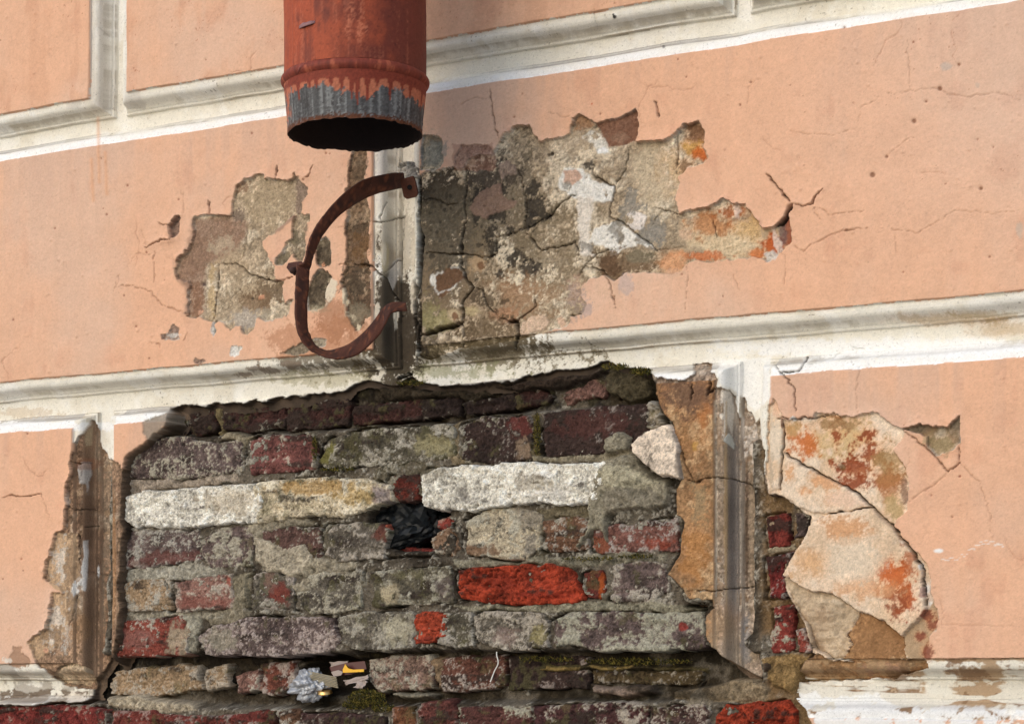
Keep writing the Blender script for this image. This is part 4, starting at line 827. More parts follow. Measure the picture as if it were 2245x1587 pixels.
rowE = [([(262,1284),(300,1272),(370,1268),(374,1334),(330,1336),(262,1342)],'tan',.35,-.1,0,[]),([(384,1278),(440,1268),(505,1262),(511,1330),(460,1336),(386,1340)],'pnk',.35,0,0,[(440,1320,60,14,A(150,92,80),.6),(502,1275,6,12,A(150,62,46),.8)]),
 ([(554,1264),(600,1256),(642,1264),(642,1334),(556,1338)],'gry',.25,.1,.2,[(612,1300,26,28,A(128,64,54),.8),(590,1275,16,20,A(132,100,90),.6)]),([(652,1290),(680,1262),(720,1252),(788,1256),(790,1334),(700,1344),(660,1334)],'gry',.4,.1,.15,[]),
 ([(812,1254),(860,1248),(984,1243),(992,1296),(985,1320),(820,1328)],'grn',.2,.2,.4,[(850,1300,20,22,A(190,176,146),.8),(975,1290,20,24,A(110,96,92),.6)]),
 ([(1283,1262),(1300,1250),(1322,1252),(1328,1296),(1318,1312),(1288,1306)],A(104,50,42),-.2,.3,.1,[(1318,1285,8,26,A(178,84,36),.7)]),([(1342,1244),(1400,1232),(1460,1236),(1466,1296),(1430,1316),(1342,1318)],'pur',.2,.2,.1,[])]
for p, c, fm, s_, ms_, ex in rowE: brick(p, c, -27, fm, s_, ms_, 1.2, 40, extra=ex)
brick([(1006,1252),(1060,1246),(1130,1241),(1190,1238),(1232,1242),(1256,1262),(1275,1295),(1280,1314),(1230,1320),(1150,1325),(1100,1322),(1015,1312),(1008,1290)], 'bri', -21, -1.2, -.25, 0, 2.6, 40, extra=[(1095,1270,40,24,A(132,50,34),.75),(1200,1306,60,8,A(150,52,36),.6)], dents=[(1085,1268,36,22,4)], edge=9)
rowF = [([(262,1364),(330,1356),(400,1352),(412,1390),(406,1430),(330,1437),(252,1435),(255,1390)],R_,.1,.0,0,[(390,1400,26,36,A(176,160,136),.85),(300,1400,40,22,A(150,104,94),.7)]),([(440,1395),(470,1372),(520,1360),(590,1352),(730,1355),(738,1400),(728,1424),(600,1435),(450,1435)],'pur',.35,.15,.1,[(480,1400,36,26,A(176,168,148),.6)]),
 ([(742,1356),(800,1342),(905,1342),(908,1416),(860,1424),(790,1425),(745,1405)],'gry',.35,.2,.2,[(868,1380,32,30,A(190,182,158),.75)]),([(960,1410),(975,1346),(1030,1342),(1036,1412),(1000,1420)],'grn',.4,.1,.3,[]),
 ([(1040,1352),(1060,1341),(1195,1345),(1200,1416),(1120,1425),(1052,1406)],'gry',.35,.15,.25,[(1110,1395,26,20,A(150,128,120),.6),(1180,1390,16,22,A(160,148,96),.6)]),([(1215,1362),(1250,1342),(1400,1342),(1540,1346),(1546,1418),(1440,1424),(1300,1425),(1260,1412),(1216,1412)],'pur',.35,.1,.15,[(1496,1374,8,9,A(160,60,50),.8)])]
for p, c, fm, s_, ms_, ex in rowF: brick(p, c, -24, fm, s_, ms_, 1.2, 62, extra=ex)
brick([(908,1350),(925,1342),(945,1337),(976,1350),(972,1394),(950,1404),(908,1408)], A(160,68,46), -20, -1.1, -.3, 0, 2.0, 30, edge=9, extra=[(925,1402,16,6,A(140,58,46),.7)])
rowG = [([(248,1472),(330,1462),(430,1460),(442,1506),(340,1525),(245,1518)],'tan',.2,.1,.1,-58),([(452,1468),(495,1458),(500,1500),(456,1510)],'tan',.3,.1,.1,-56),([(515,1482),(565,1465),(570,1510),(520,1518)],'pnk',.3,.0,0,-56),([(574,1458),(640,1452),(654,1500),(600,1525),(576,1515)],A(124,74,60),.1,.1,.1,-54),
 ([(806,1448),(860,1438),(945,1436),(950,1508),(860,1512),(832,1518),(812,1490)],A(150,122,108),.35,.0,.1,-52),([(968,1444),(1100,1437),(1112,1504),(970,1514)],A(104,68,56),.05,.2,.2,-56),([(1118,1440),(1200,1437),(1290,1442),(1285,1505),(1120,1510)],'drk',-.1,.3,.4,-60),([(1300,1460),(1420,1470),(1540,1470),(1530,1500),(1300,1496)],A(84,70,48),-.1,.3,.6,-62)]
for p, c, fm, s_, ms_, hh_ in rowG: brick(p, c, hh_, fm, s_, ms_, 1.4, 26)
rowH = [([(-60,1556),(60,1550),(180,1546),(236,1556),(238,1650),(-60,1650)],A(140,62,56),.05,.2,0),([(246,1560),(330,1560),(400,1572),(520,1566),(600,1556),(606,1650),(246,1650)],A(132,66,58),.1,.2,.1),([(614,1560),(655,1556),(650,1650),(612,1650)],'brn',.2,.2,.1),([(662,1566),(740,1560),(840,1572),(850,1650),(662,1650)],A(92,66,62),.1,.3,.1),
 ([(860,1552),(905,1548),(915,1650),(862,1650)],A(140,92,66),.1,.1,.2),([(920,1540),(985,1538),(1000,1560),(995,1650),(922,1650)],A(128,76,68),.05,.2,.1),([(1008,1552),(1160,1550),(1165,1650),(1010,1650)],A(104,66,60),.15,.3,.1),([(1172,1548),(1330,1540),(1420,1548),(1420,1650),(1175,1650)],A(92,60,58),.2,.3,.2),([(1428,1550),(1540,1545),(1556,1560),(1540,1650),(1430,1650)],A(96,72,66),.2,.2,.1)]
for p, c, fm, s_, ms_ in rowH: brick(p, BC[c] * 0.75 if isinstance(c, str) else c * 0.75, -23, fm - 0.12, s_, ms_, 1.7, 36)  # lowest row: base colours darkened, shade put into the colour
brick([(1572,1570),(1590,1546),(1680,1540),(1722,1534),(1740,1556),(1748,1600),(1745,1650),(1568,1650)], 'bri', -26, -1.0, -.15, 0, 3.2, 36, edge=9)
for p, c, fm, s_ in [([(1684,1132),(1730,1124),(1728,1192),(1686,1200)],A(128,56,48),.0,.2),([(1744,1124),(1776,1130),(1764,1172),(1744,1180)],'pur',.2,.1),([(1684,1222),(1738,1212),(1716,1262),(1724,1306),(1686,1312)],A(118,46,42),-.05,.2),([(1698,1334),(1738,1326),(1742,1424),(1690,1428)],A(132,58,50),.1,.2),([(1750,1380),(1764,1376),(1780,1424),(1752,1426)],A(150,76,64),.2,.1)]:
    brick(p, c, -26, fm, s_, 0, 1.3, 30)

AB = ([-100, 270, 400, 530, 700, 760, 1000, 1200, 1430, 1800], [975, 962, 952, 955, 945, 940, 922, 900, 884, 870])
FG = ([-100, 250, 740, 760, 1200, 1550, 1700, 1800], [1442, 1437, 1430, 1428, 1424, 1420, 1430, 1436])
GH = ([-100, 250, 700, 900, 1300, 1700, 1900], [1536, 1540, 1550, 1538, 1535, 1532, 1540])
ms = np.arange(-1.28, 0.64, 0.0022, dtype=np.float32); mz = np.arange(1.43, 2.19, 0.0022, dtype=np.float32)
mpx, mpy = proj(ms[None, :], -0.045, mz[:, None]); MX = mpx.ravel(); MY = mpy.ravel()
k1 = fbm(ms, mz, 22, 41, 4, 0.55).ravel(); k2 = fbm(ms, mz, 70, 42, 4, 0.6).ravel(); k3 = fbm(ms, mz, 16, 43, 4).ravel(); k4 = fbm(ms, mz, 230, 44, 2, 0.7).ravel()
MXw = MX + 3 * k2; MYw = MY + 3 * k1
yA = np.interp(MX, *AB); yF = np.interp(MX, *FG); yG = np.interp(MX, *GH)
rec = np.where(MX < 1672, np.maximum(sstep(8, -8, MYw - yA), sstep(-6, 6, MYw - yF) * sstep(8, -8, MYw - yG)), 0.35 * sstep(1445, 1470, MY) * sstep(1540, 1510, MY))
MH = -31 - 40 * rec - 6 * sstep(0.2, 1.0, k3) + 2.6 * k1 + 2.0 * k2 + 1.2 * k4
mc_a, mc_b, mc_c = A(114, 105, 92), A(70, 62, 52), A(174, 167, 153)
t = sstep(-0.8, 0.9, k3 + 0.3 * k2)[:, None]; MC = mc_a * (1 - t) + mc_b * t
t = sstep(0.3, 1.3, 0.8 * k2 + 0.3 * k1 + 0.7 * k4)[:, None]; MC = MC * (1 - t) + mc_c * t
def mmix(col, a):
    global MC
    MC = MC * (1 - a[:, None]) + col * a[:, None]
for pl_, h_ in POLYS:                                   # joints washed out along bricks here and there, darkened with dirt and painted crevice shade
    idx, d = sdf(MXw, MYw, [(x, y + 1.5) for x, y in pl_], 12)
    g = np.exp(-((d - 0.2) / 2.0) ** 2) * sstep(-0.5, 0.15, k3[idx] + 0.6 * k1[idx] + 0.3 * k2[idx])
    MH[idx] -= 24 * g; MC[idx] = MC[idx] * (1 - 0.8 * g[:, None]) + A(44, 37, 29) * 0.8 * g[:, None]
mmix(A(66, 57, 44), 0.9 * rec * sstep(-0.9, 0.2, k3 + 0.4 * k2)); mmix(A(36, 30, 24), 0.9 * rec * sstep(-0.3, 0.5, k1 + 0.3 * k2))  # recessed courses: mortar darkened, painted shade along with grime
mmix(A(92, 86, 56), 0.3 * sstep(0.5, 1.1, k1 - 0.3 * k3) * sstep(500, 800, MX) * sstep(1500, 1200, MX))
mmix(A(150, 120, 84), 0.7 * sstep(1660, 1690, MX) * sstep(-0.6, 0.4, k3))
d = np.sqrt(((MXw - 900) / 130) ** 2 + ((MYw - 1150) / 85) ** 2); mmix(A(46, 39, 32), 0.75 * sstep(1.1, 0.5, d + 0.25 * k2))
# hole behind the black bag and the hollow full of litter
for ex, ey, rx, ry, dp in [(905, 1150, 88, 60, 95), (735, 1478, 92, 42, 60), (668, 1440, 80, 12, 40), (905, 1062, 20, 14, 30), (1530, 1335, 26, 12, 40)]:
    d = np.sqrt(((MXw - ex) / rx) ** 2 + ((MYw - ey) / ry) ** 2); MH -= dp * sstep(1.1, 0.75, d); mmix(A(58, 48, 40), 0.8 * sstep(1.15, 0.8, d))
def smear(poly, h, col, al=0.9, rough=2.2, soft=7, mot=0.0):
    global MH
    idx, d = sdf(MXw, MYw, poly, soft * 2)
    a = sstep(soft * 0.4, -soft, d)
    MH[idx] = MH[idx] * (1 - a) + (h + rough * (0.8 * k1[idx] + 0.8 * k2[idx] + 0.3 * k4[idx])) * a
    b = al * sstep(2, -2, d) * (1 if not mot else sstep(mot - 0.3, mot + 0.3, k2[idx] + 0.5 * k3[idx]))
    cc = col * np.clip(1 + 0.2 * k2[idx] + 0.25 * k4[idx], 0.3, 1.6)[:, None]
    MC[idx] = MC[idx] * (1 - b[:, None]) + cc * b[:, None]
smear([(570,1176),(602,1182),(632,1199),(679,1194),(714,1235),(717,1249),(690,1262),(655,1267),(626,1255),(597,1258),(582,1244),(573,1232)], -22, A(184, 172, 150))
smear([(545,1150),(600,1140),(680,1135),(700,1150),(640,1160),(575,1180)], -26, A(156, 146, 126))
smear([(1335,1012),(1342,965),(1360,948),(1378,946),(1396,960),(1392,985),(1420,1020),(1445,1045),(1482,1055),(1484,1085),(1478,1112),(1440,1122),(1400,1118),(1350,1130),(1345,1160),(1343,1192),(1337,1192),(1330,1165),(1318,1160),(1300,1185),(1285,1205),(1270,1205),(1295,1165),(1305,1130),(1300,1100)], -14, A(150, 142, 122), 0.9, 3.0)
smear([(1320,1020),(1400,1030),(1470,1060),(1400,1075),(1340,1070)], -10, A(184, 176, 150), 0.7, 2.6, 14)
smear([(1340,1080),(1440,1070),(1480,1090),(1470,1115),(1400,1122),(1340,1125)], -13, A(128, 120, 104), 0.85, 3.0, 8)
smear([(995,1326),(1150,1328),(1290,1318),(1350,1324),(1460,1322),(1545,1332),(1540,1344),(1350,1340),(1200,1342),(1040,1338)], -30, A(150, 144, 124))
smear([(415,1352),(450,1345),(445,1380),(436,1430),(415,1432),(412,1390)], -29, A(170, 164, 146))
smear([(505,1265),(560,1255),(556,1335),(512,1340)], -29, A(136, 127, 106)); smear([(450,1345),(510,1330),(560,1340),(550,1362),(480,1372)], -27, A(140, 130, 110))
smear([(245,1525),(300,1520),(360,1528),(430,1538),(440,1555),(360,1558),(290,1552),(245,1545)], -28, A(186, 172, 148), 0.9, 3)
smear([(840,1515),(905,1512),(950,1518),(940,1530),(880,1530)], -40, A(150, 142, 124), 0.9, 3)
smear([(255,1128),(272,1120),(288,1135),(285,1155),(262,1178),(256,1165)], -22, A(160, 152, 136), 0.9, 1.5)
smear([(275,1052),(330,1048),(420,1052),(530,1042),(540,1058),(400,1072),(300,1082),(275,1095),(268,1080)], -31, A(160, 146, 130), 0.9, 2.5)
smear([(270,1150),(340,1158),(420,1158),(430,1166),(350,1166),(290,1166)], -27, A(176, 168, 156), 0.85, 2)
smear([(262,1255),(340,1244),(430,1238),(500,1244),(505,1262),(380,1272),(262,1280)], -31, A(172, 166, 150), 0.9, 2.5)
smear([(262,1345),(380,1342),(500,1340),(500,1352),(400,1352),(262,1360)], -31, A(158, 150, 132), 0.9, 2.5)
smear([(700,1225),(780,1228),(800,1240),(770,1262),(720,1260),(690,1290),(665,1320),(655,1290)], -27, A(160, 150, 130), 0.9, 3)
smear([(1186,1120),(1290,1108),(1310,1130),(1260,1136),(1192,1142)], -30, A(116, 106, 84), 0.9, 2.5)
smear([(1000,1225),(1130,1230),(1290,1218),(1470,1214),(1470,1232),(1340,1236),(1280,1245),(1130,1238),(1010,1245)], -31, A(138, 132, 114), 0.9, 2.6)
smear([(1004,925),(1014,915),(1015,1000),(1030,1020),(1000,1022),(996,1005)], -31, A(138, 122, 96), 0.9, 2.5)
smear([(1166,910),(1188,905),(1190,1000),(1170,1004)], -31, A(104, 92, 66), 0.9, 3)
smear([(1170,1000),(1300,1000),(1400,985),(1410,1000),(1330,1012),(1180,1012)], -30, A(150, 140, 118), 0.9, 3)
smear([(930,1440),(966,1436),(968,1500),(950,1512)], -54, A(138, 116, 92), 0.9, 2)
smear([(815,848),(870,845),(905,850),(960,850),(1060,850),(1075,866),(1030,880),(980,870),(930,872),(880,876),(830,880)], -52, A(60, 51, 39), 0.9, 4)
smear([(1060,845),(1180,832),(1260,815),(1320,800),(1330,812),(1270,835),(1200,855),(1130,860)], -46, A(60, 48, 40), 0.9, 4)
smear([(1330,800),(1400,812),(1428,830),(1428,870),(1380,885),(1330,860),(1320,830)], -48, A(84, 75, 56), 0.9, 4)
smear([(460,895),(480,893),(488,930),(480,960),(470,950)], -58, A(122, 108, 78), 0.9, 3)
smear([(500,945),(560,955),(545,990),(530,1000),(525,970),(495,968)], -34, A(150, 138, 114), 0.9, 3)
smear([(1190,1450),(1400,1456),(1540,1460),(1540,1470),(1380,1474),(1190,1470)], -50, A(104, 92, 56), 0.85, 5, 10)
smear([(1480,1512),(1560,1500),(1610,1484),(1660,1486),(1690,1510),(1680,1540),(1480,1536)], -34, A(150, 132, 106), 0.9, 3)
smear([(1290,1498),(1350,1502),(1430,1500),(1432,1520),(1370,1526),(1300,1520)], -38, A(150, 130, 116), 0.9, 3)
smear([(1680,1440),(1740,1430),(1780,1440),(1760,1480),(1740,1520),(1690,1500)], -32, A(150, 122, 80), 0.9, 3)
smear([(1732,1130),(1742,1125),(1740,1180),(1730,1195)], -30, A(164, 150, 126), 0.9, 2); smear([(1690,1200),(1750,1192),(1752,1208),(1690,1216)], -30, A(160, 146, 122), 0.9, 2)
smear([(1540,1500),(1500,1560),(1480,1590),(1520,1590),(1570,1540)], -33, A(132, 122, 106), 0.9, 3)
dk_ = rec * sstep(1130, 1200, MX) * sstep(1640, 1560, MX) * sstep(1400, 1430, MY); mmix(A(46, 39, 28), 0.8 * dk_ * sstep(-0.9, 0.1, k1 + 0.3 * k2))
smear([(1165,1462),(1200,1458),(1268,1464),(1262,1469),(1200,1470),(1170,1467)], -52, A(150, 126, 76), 0.8, 3, 4); smear([(1290,1458),(1340,1462),(1384,1458),(1380,1465),(1300,1466)], -52, A(150, 126, 76), 0.8, 3, 4)
mih, mdh = sdf(MX, MY, HOLE, 70); msd = np.full(len(MH), 99, np.float32); msd[mih] = mdh
keep = (msd < 48).reshape(len(mz), len(ms))
MH2 = (np.minimum(MH, -41 + 45 * sstep(20, -14, msd) - 20 * sstep(4, 20, msd)) / 1000).reshape(len(mz), len(ms))
mf = keep[:-1, :-1]
mortar = grid_mesh('mortar_bed', ms, mz, MH2, MC.reshape(len(mz), len(ms), 3), mf, M_MORTAR, wall)

# loose shard of plaster hanging over the brickwork
brick([(1384,975),(1400,958),(1420,946),(1458,932),(1467,940),(1476,962),(1483,984),(1483,1003),(1491,1047),(1470,1041),(1442,1038),(1414,1016),(1386,990)], A(222,204,184), 3, -.6, -1.2, 0, 0.3, 16, 'plaster_shard', M_BARE, 0.05, 0.02, edge=3.0, filmc=A(224,208,186), extra=[(1487,1020,8,30,A(150,136,122),.8)])
# lumps of plaster wedged behind the bracket and along the broken edge
brick([(868,372),(880,362),(900,360),(912,370),(910,388),(890,390)], A(206,200,190), 4, .2, -.3, 0, 2.6, 22, 'plaster_lump', M_BARE, edge=6)
brick([(1418,905),(1432,885),(1446,900),(1448,925),(1436,940),(1420,934)], A(160,146,122), -10, .3, 0, .1, 2.6, 30, 'plaster_lump', M_BARE, edge=8)
brick([(1500,1300),(1545,1296),(1556,1302),(1550,1316),(1508,1316)], A(176,156,130), -12, .2, 0, 0, 1.6, 26, 'plaster_lump', M_BARE, edge=6)

# ------------------------------------------------------------------ drainpipe
pd = 0.25
pc = P3(779, 297, pd)
tdep = (pc.x - CX) * -ST + (pc.y - CY) * CT
ppm = F / tdep
Rb = 156 / ppm
pipe = empty('drainpipe', (pc.x, pc.y, pc.z))
tag(pipe, 'rust-red painted metal drainpipe ending in a ragged bare zinc mouth', 'drainpipe')
def lathe(name, prof, nseg, colf, mat, parent, ragged=None, zoff=0):
    prof = np.array(prof, np.float32); n = len(prof)
    ang = np.linspace(0, 2 * math.pi, nseg, endpoint=False)
    A_, I_ = np.meshgrid(ang, np.arange(n)); r = prof[I_, 0]; z = prof[I_, 1].copy()
    if ragged is not None: r, z = ragged(A_, r, z, I_)
    V = np.stack([r * np.sin(A_), -r * np.cos(A_), z], -1).reshape(-1, 3)       # angle 0 faces -Y
    C_ = colf(A_, z, r).reshape(-1, 3)
    i = np.arange(n - 1)[:, None]; j = np.arange(nseg)[None, :]; j2 = (j + 1) % nseg
    Q = np.stack([i * nseg + j, i * nseg + j2, (i + 1) * nseg + j2, (i + 1) * nseg + j], -1).reshape(-1, 4)
    return raw_mesh(name, V, Q, C_, mat, parent)
NS = 300
pang = np.linspace(0, 2 * math.pi, NS, endpoint=False)
def angnoise(f, seed):
    r = np.random.default_rng(seed).random(f) * 2 - 1
    x = np.linspace(0, f, NS, endpoint=False); i = x.astype(int); t = x - i; t = t * t * (3 - 2 * t)
    return r[i % f] * (1 - t) + r[(i + 1) % f] * t
view = TH   # angle that faces the camera is turned to the right of -Y
zb = 0.088
ra = 0.0014 * angnoise(110, 3) + 0.0012 * angnoise(33, 4) + 0.0012 * angnoise(9, 5)
spig = 148 / ppm
nz_p = np.linspace(0, 2 * math.pi, NS)
def pnoise(A_, z, fa, fz, seed):
    aa = pang; zs = z[:, 0]
    return fbm(aa.astype(np.float32) * 0.1, zs.astype(np.float32), fa * 10, seed, 4, 0.55, fz)
dr = 0.066 + 0.0016 * angnoise(23, 6) + 0.003 * angnoise(7, 16)
for a0, ln in [(-0.62, .012), (-0.5, .014), (-0.27, .014), (-0.12, .022), (0.02, .034), (0.10, .046), (0.24, .040), (0.38, .012), (0.58, .034), (0.78, .012), (0.95, .022), (-0.85, .03), (1.3, .03), (-1.25, .04), (2.2, .03), (3.0, .04), (4.0, .03)]:
    aa = (pang - view - a0 + math.pi) % (2 * math.pi) - math.pi
    dr = dr - ln * np.exp(-(np.abs(aa) / 0.028) ** 2.2)
og = 0.064 + 0.0015 * angnoise(90, 9) + 0.003 * angnoise(17, 19) - 0.022 * np.clip(0.55 + 0.9 * angnoise(11, 8), 0, 1)
def col_spig(A_, z, r):
    n1 = pnoise(A_, z, 14, 90, 61)[..., None]; n2 = pnoise(A_, z, 50, 380, 62)[..., None]; n3 = pnoise(A_, z, 26, 3, 63)[..., None]
    zn = A(92, 91, 91) * (1 + 0.22 * n3 + 0.18 * n2)
    t = 0.6 * sstep(0.3, 1.2, 0.9 * n3 + 0.5 * n2); zn = zn * (1 - t) + A(146, 148, 147) * t
    t = 0.8 * sstep(0.2, 1.2, -0.2 * n3 + 0.9 * n1 - 0.4 * n2); zn = zn * (1 - t) + A(66, 62, 62) * t
    old = A(184, 110, 82) * (1 + 0.15 * n2)
    pnt = A(132, 58, 42) * (1 + 0.15 * n2)
    zz_ = z[..., None]
    t = sstep(-0.0016, 0.0016, zz_ - og[None, :, None] + 0.0016 * n2 + 0.005 * n1); c = zn * (1 - t) + old * t
    t = sstep(-0.0012, 0.0012, zz_ - dr[None, :, None] + 0.0012 * n2); c = c * (1 - t) + pnt * t
    av = (A_ - view + math.pi) % (2 * math.pi) - math.pi
    t = sstep(-1.05, -1.2, av)[..., None] * sstep(-0.3, 0.5, n1); c = c * (1 - t) + A(190, 112, 86) * t
    t = sstep(0.010, 0.004, zz_ + 0.004 * n2); c = c * (1 - t) + A(98, 56, 34) * (1 + 0.3 * n2) * t
    return c
def rag(A_, r, z, I_):
    k = np.clip(1 - z / 0.012, 0, 1)
    z = z + ra[None, :] * k; r = r + 0.0012 * angnoise(7, 12)[None, :] * np.clip(1 - z / 0.07, 0, 1)
    return r, z
ps = [(spig, z) for z in np.linspace(0, 0.018, 10)] + [(spig + 0.0009 * math.sin(min(1, (z - 0.018) / 0.004) * math.pi) + (z - 0.018) / 0.06 * (Rb - spig), z) for z in np.linspace(0.02, 0.080, 34)]
lathe('spigot', ps, NS, col_spig, M_PIPE, pipe, rag)
def col_body(A_, z, r):
    n1 = pnoise(A_, z, 5, 24, 71)[..., None]; n2 = pnoise(A_, z, 50, 380, 72)[..., None]; n3 = pnoise(A_, z, 22, 2.5, 73)[..., None]
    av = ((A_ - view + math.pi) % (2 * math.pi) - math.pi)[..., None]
    t = sstep(0.7, -0.9, av + 0.5 * n1); c = A(118, 56, 43) * (1 - t) + A(170, 82, 54) * t  # lit left side and shaded right side painted into the colour
    c = c * (1 + 0.09 * n2)
    t = 0.35 * sstep(0.4, 1.5, 0.7 * n3 + 0.6 * n1 + 0.4 * n2) ; c = c * (1 - t) + A(196, 116, 88) * t
    t = 0.5 * sstep(0.3, 1.4, -0.6 * n3 + 0.7 * n1 + 0.3 * n2); c = c * (1 - t) + A(112, 58, 48) * t
    for a0, za, zb_, wd in [(0.14, 0.13, 0.22, 0.03), (0.22, 0.14, 0.24, 0.02), (-0.02, 0.13, 0.20, 0.05), (0.18, 0.12, 0.16, 0.05)]:
        t = 0.6 * np.exp(-((av - a0 - 0.05 * n1) / wd) ** 2) * sstep(za - 0.02, za + 0.02, z[..., None]) * sstep(zb_ + 0.03, zb_ - 0.03, z[..., None]) * sstep(-0.6, 0.8, n2); c = c * (1 - t) + A(214, 130, 98) * t
    return c
body = [(Rb, z) for z in np.concatenate([np.linspace(0.098, 0.32, 90), np.linspace(0.33, 2.4, 30)])]
def seam(A_, r, z, I_):
    av = (A_ - view + 0.95 + math.pi) % (2 * math.pi) - math.pi
    return r + 0.0016 * np.exp(-(av / 0.02) ** 2) + 0.0007 * pnoise(A_, z, 1.2, 9, 91), z
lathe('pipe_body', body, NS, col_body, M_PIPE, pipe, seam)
def col_bead(A_, z, r):
    n1 = pnoise(A_, z, 16, 30, 81)[..., None]; n2 = pnoise(A_, z, 60, 60, 82)[..., None]
    c = A(132, 62, 48) * (1 + 0.12 * n2); t = sstep(0.4, 1.0, n1) * 0.6; c = c * (1 - t) + A(188, 104, 76) * t
    t = sstep(0.3, 1.1, -n1) * 0.5; return c * (1 - t) + A(92, 48, 42) * t
bead = [(Rb + 0.0055 * math.sin(t) ** 0.8 if 0 < t < math.pi else Rb, 0.080 + 0.018 * t / math.pi) for t in np.linspace(0, math.pi, 14)]
lathe('bead', bead, NS, col_bead, M_PIPE, pipe)
inner = [(0.002, 2.39), (spig - 0.0015, 2.39)] + [(spig - 0.0015, z) for z in np.linspace(2.0, 0.012, 10)] + [(spig - 0.0012, 0.006), (spig - 0.0012, 0.0), (spig, 0.0)]
def col_in(A_, z, r): return np.broadcast_to(A(46, 32, 26), A_.shape + (3,)) * 1.0
lathe('pipe_lining', inner, NS, col_in, M_IRON, pipe, rag)
def flake(px, py, a0, z0, pts, col, par):
    """a curled chip of paint on the pipe: pts in (arc mm, z mm, lift mm)"""
    V = []
    for x, z, l_ in pts:
        a = view + a0 + x / 1000 / Rb; r = Rb + 0.001 + l_ / 1000
        V.append((r * math.sin(a), -r * math.cos(a), z0 + z / 1000))
    n = len(pts) // 2
    Q = [(i, i + 1, n + i + 1, n + i) for i in range(n - 1)]
    o = raw_mesh('paint_flake', V, Q, np.broadcast_to(col, (len(V), 3)), M_PIPE, par)
    sm = o.modifiers.new('thick', 'SOLIDIFY'); sm.thickness = 0.0008
    return o
flake(0, 0, -0.66, 0.157, [(-17, -1, .5), (-8, -1.5, 2.5), (0, -1, 3.5), (9, 0, 2.5), (19, 2, .5), (-16, 4, 0), (-8, 7, 0), (0, 6, 0), (9, 7, 0), (18, 6, 0)], A(150, 112, 112), pipe)
flake(0, 0, -0.72, 0.078, [(-10, 4, 3), (-3, 7, 4), (5, 12, 4), (12, 14, 2), (-9, 9, 4), (-2, 13, 6), (5, 16, 6), (12, 17, 3)], A(138, 74, 66), pipe)

# ------------------------------------------------------------------ iron bracket: two hinged half straps
br = empty('pipe_bracket', P3(890, 400, 0.0))
tag(br, 'open rusted iron pipe clamp hanging from the wall joint below the drainpipe', 'bracket')
bl = br.location
def strap(name, outer, inner, do, di, sub=6, thick=0.0045, col=(A(92, 52, 38), A(66, 38, 30), A(128, 74, 50))):
    n = len(outer); T = np.linspace(0, 1, n); U = np.linspace(0, 1, (n - 1) * sub + 1)
    def cr(a):
        a = np.asarray(a, float); out = []
        for u in U:
            k = min(int(u * (n - 1)), n - 2); t = u * (n - 1) - k
            p0, p1, p2, p3 = a[max(k - 1, 0)], a[k], a[k + 1], a[min(k + 2, n - 1)]
            out.append(0.5 * (2 * p1 + (p2 - p0) * t + (2 * p0 - 5 * p1 + 4 * p2 - p3) * t * t + (3 * p1 - p0 - 3 * p2 + p3) * t ** 3))
        return np.array(out)
    O = cr(np.array([list(P3(x, y, d) - bl) for (x, y), d in zip(outer, do)])); I = cr(np.array([list(P3(x, y, d) - bl) for (x, y), d in zip(inner, di)]))
    m = len(U); W = 7
    ctr = np.stack([O + (I - O) * k / (W - 1) for k in range(W)], 1)
    tg = np.gradient(ctr[:, W // 2], axis=0); acr = I - O
    nn = np.cross(tg, acr); nn /= np.linalg.norm(nn, axis=1)[:, None] + 1e-9
    cv = np.array([-1, -0.75, 0, 0, 0, -0.75, -1]) * 0.0008
    top = ctr + nn[:, None, :] * (thick / 2 + cv[None, :, None]); bot = ctr - nn[:, None, :] * (thick / 2 + cv[None, :, None])
    ring = np.concatenate([top, bot[:, ::-1]], 1); K = ring.shape[1]
    i = np.arange(m - 1)[:, None]; j = np.arange(K)[None, :]; j2 = (j + 1) % K
    Q = np.stack([i * K + j, i * K + j2, (i + 1) * K + j2, (i + 1) * K + j], -1).reshape(-1, 4).tolist()
    capq = []
    for k in range(W - 1): capq += [[k + 1, k, K - 1 - k, K - 2 - k], [(m - 1) * K + k, (m - 1) * K + k + 1, (m - 1) * K + K - 2 - k, (m - 1) * K + K - 1 - k]]
    nz_ = fbm(np.arange(K) * 0.03, np.arange(m) * 0.02, 12, 77, 4).ravel()[:, None]; nz2 = fbm(np.arange(K) * 0.03, np.arange(m) * 0.02, 40, 78, 3).ravel()[:, None]
    t = sstep(-0.8, 0.8, nz_); c = col[0] * (1 - t) + col[1] * t; t = sstep(0.4, 1.2, nz2 + 0.4 * nz_); c = c * (1 - t) + col[2] * t
    return raw_mesh(name, ring.reshape(-1, 3) + 0.0004 * nz2, Q + capq, c, M_IRON, br)
uo = [(884,379),(866,379),(852,381),(818,388),(791,398),(757,422),(726,453),(699,487),(682,517),(673,548),(670,565),(666,576),(655,580)]
ui = [(888,412),(872,414),(859,417),(825,425),(797,437),(770,453),(743,473),(719,500),(702,524),(690,551),(684,570),(679,588),(668,600)]
ud = [0.004, .03, .05, .085, .11, .145, .17, .19, .20, .205, .205, .204, .206]
strap('upper_strap', uo, ui, [d * 1.2 + 0.012 for d in ud], [d * 1.2 - 0.012 for d in ud])
lo = [(650,581),(649,600),(648,626),(647,660),(649,711),(661,745),(682,768),(709,781),(736,787),(763,784),(791,773),(821,745),(838,725),(850,698),(862,684),(892,681)]
li = [(678,590),(677,606),(677,626),(673,660),(673,701),(678,732),(692,758),(716,769),(736,766),(763,756),(791,735),(814,711),(831,687),(842,674),(858,665),(890,663)]
ld = [.208, .21, .21, .212, .212, .208, .20, .19, .18, .165, .145, .12, .10, .085, .072, .05]
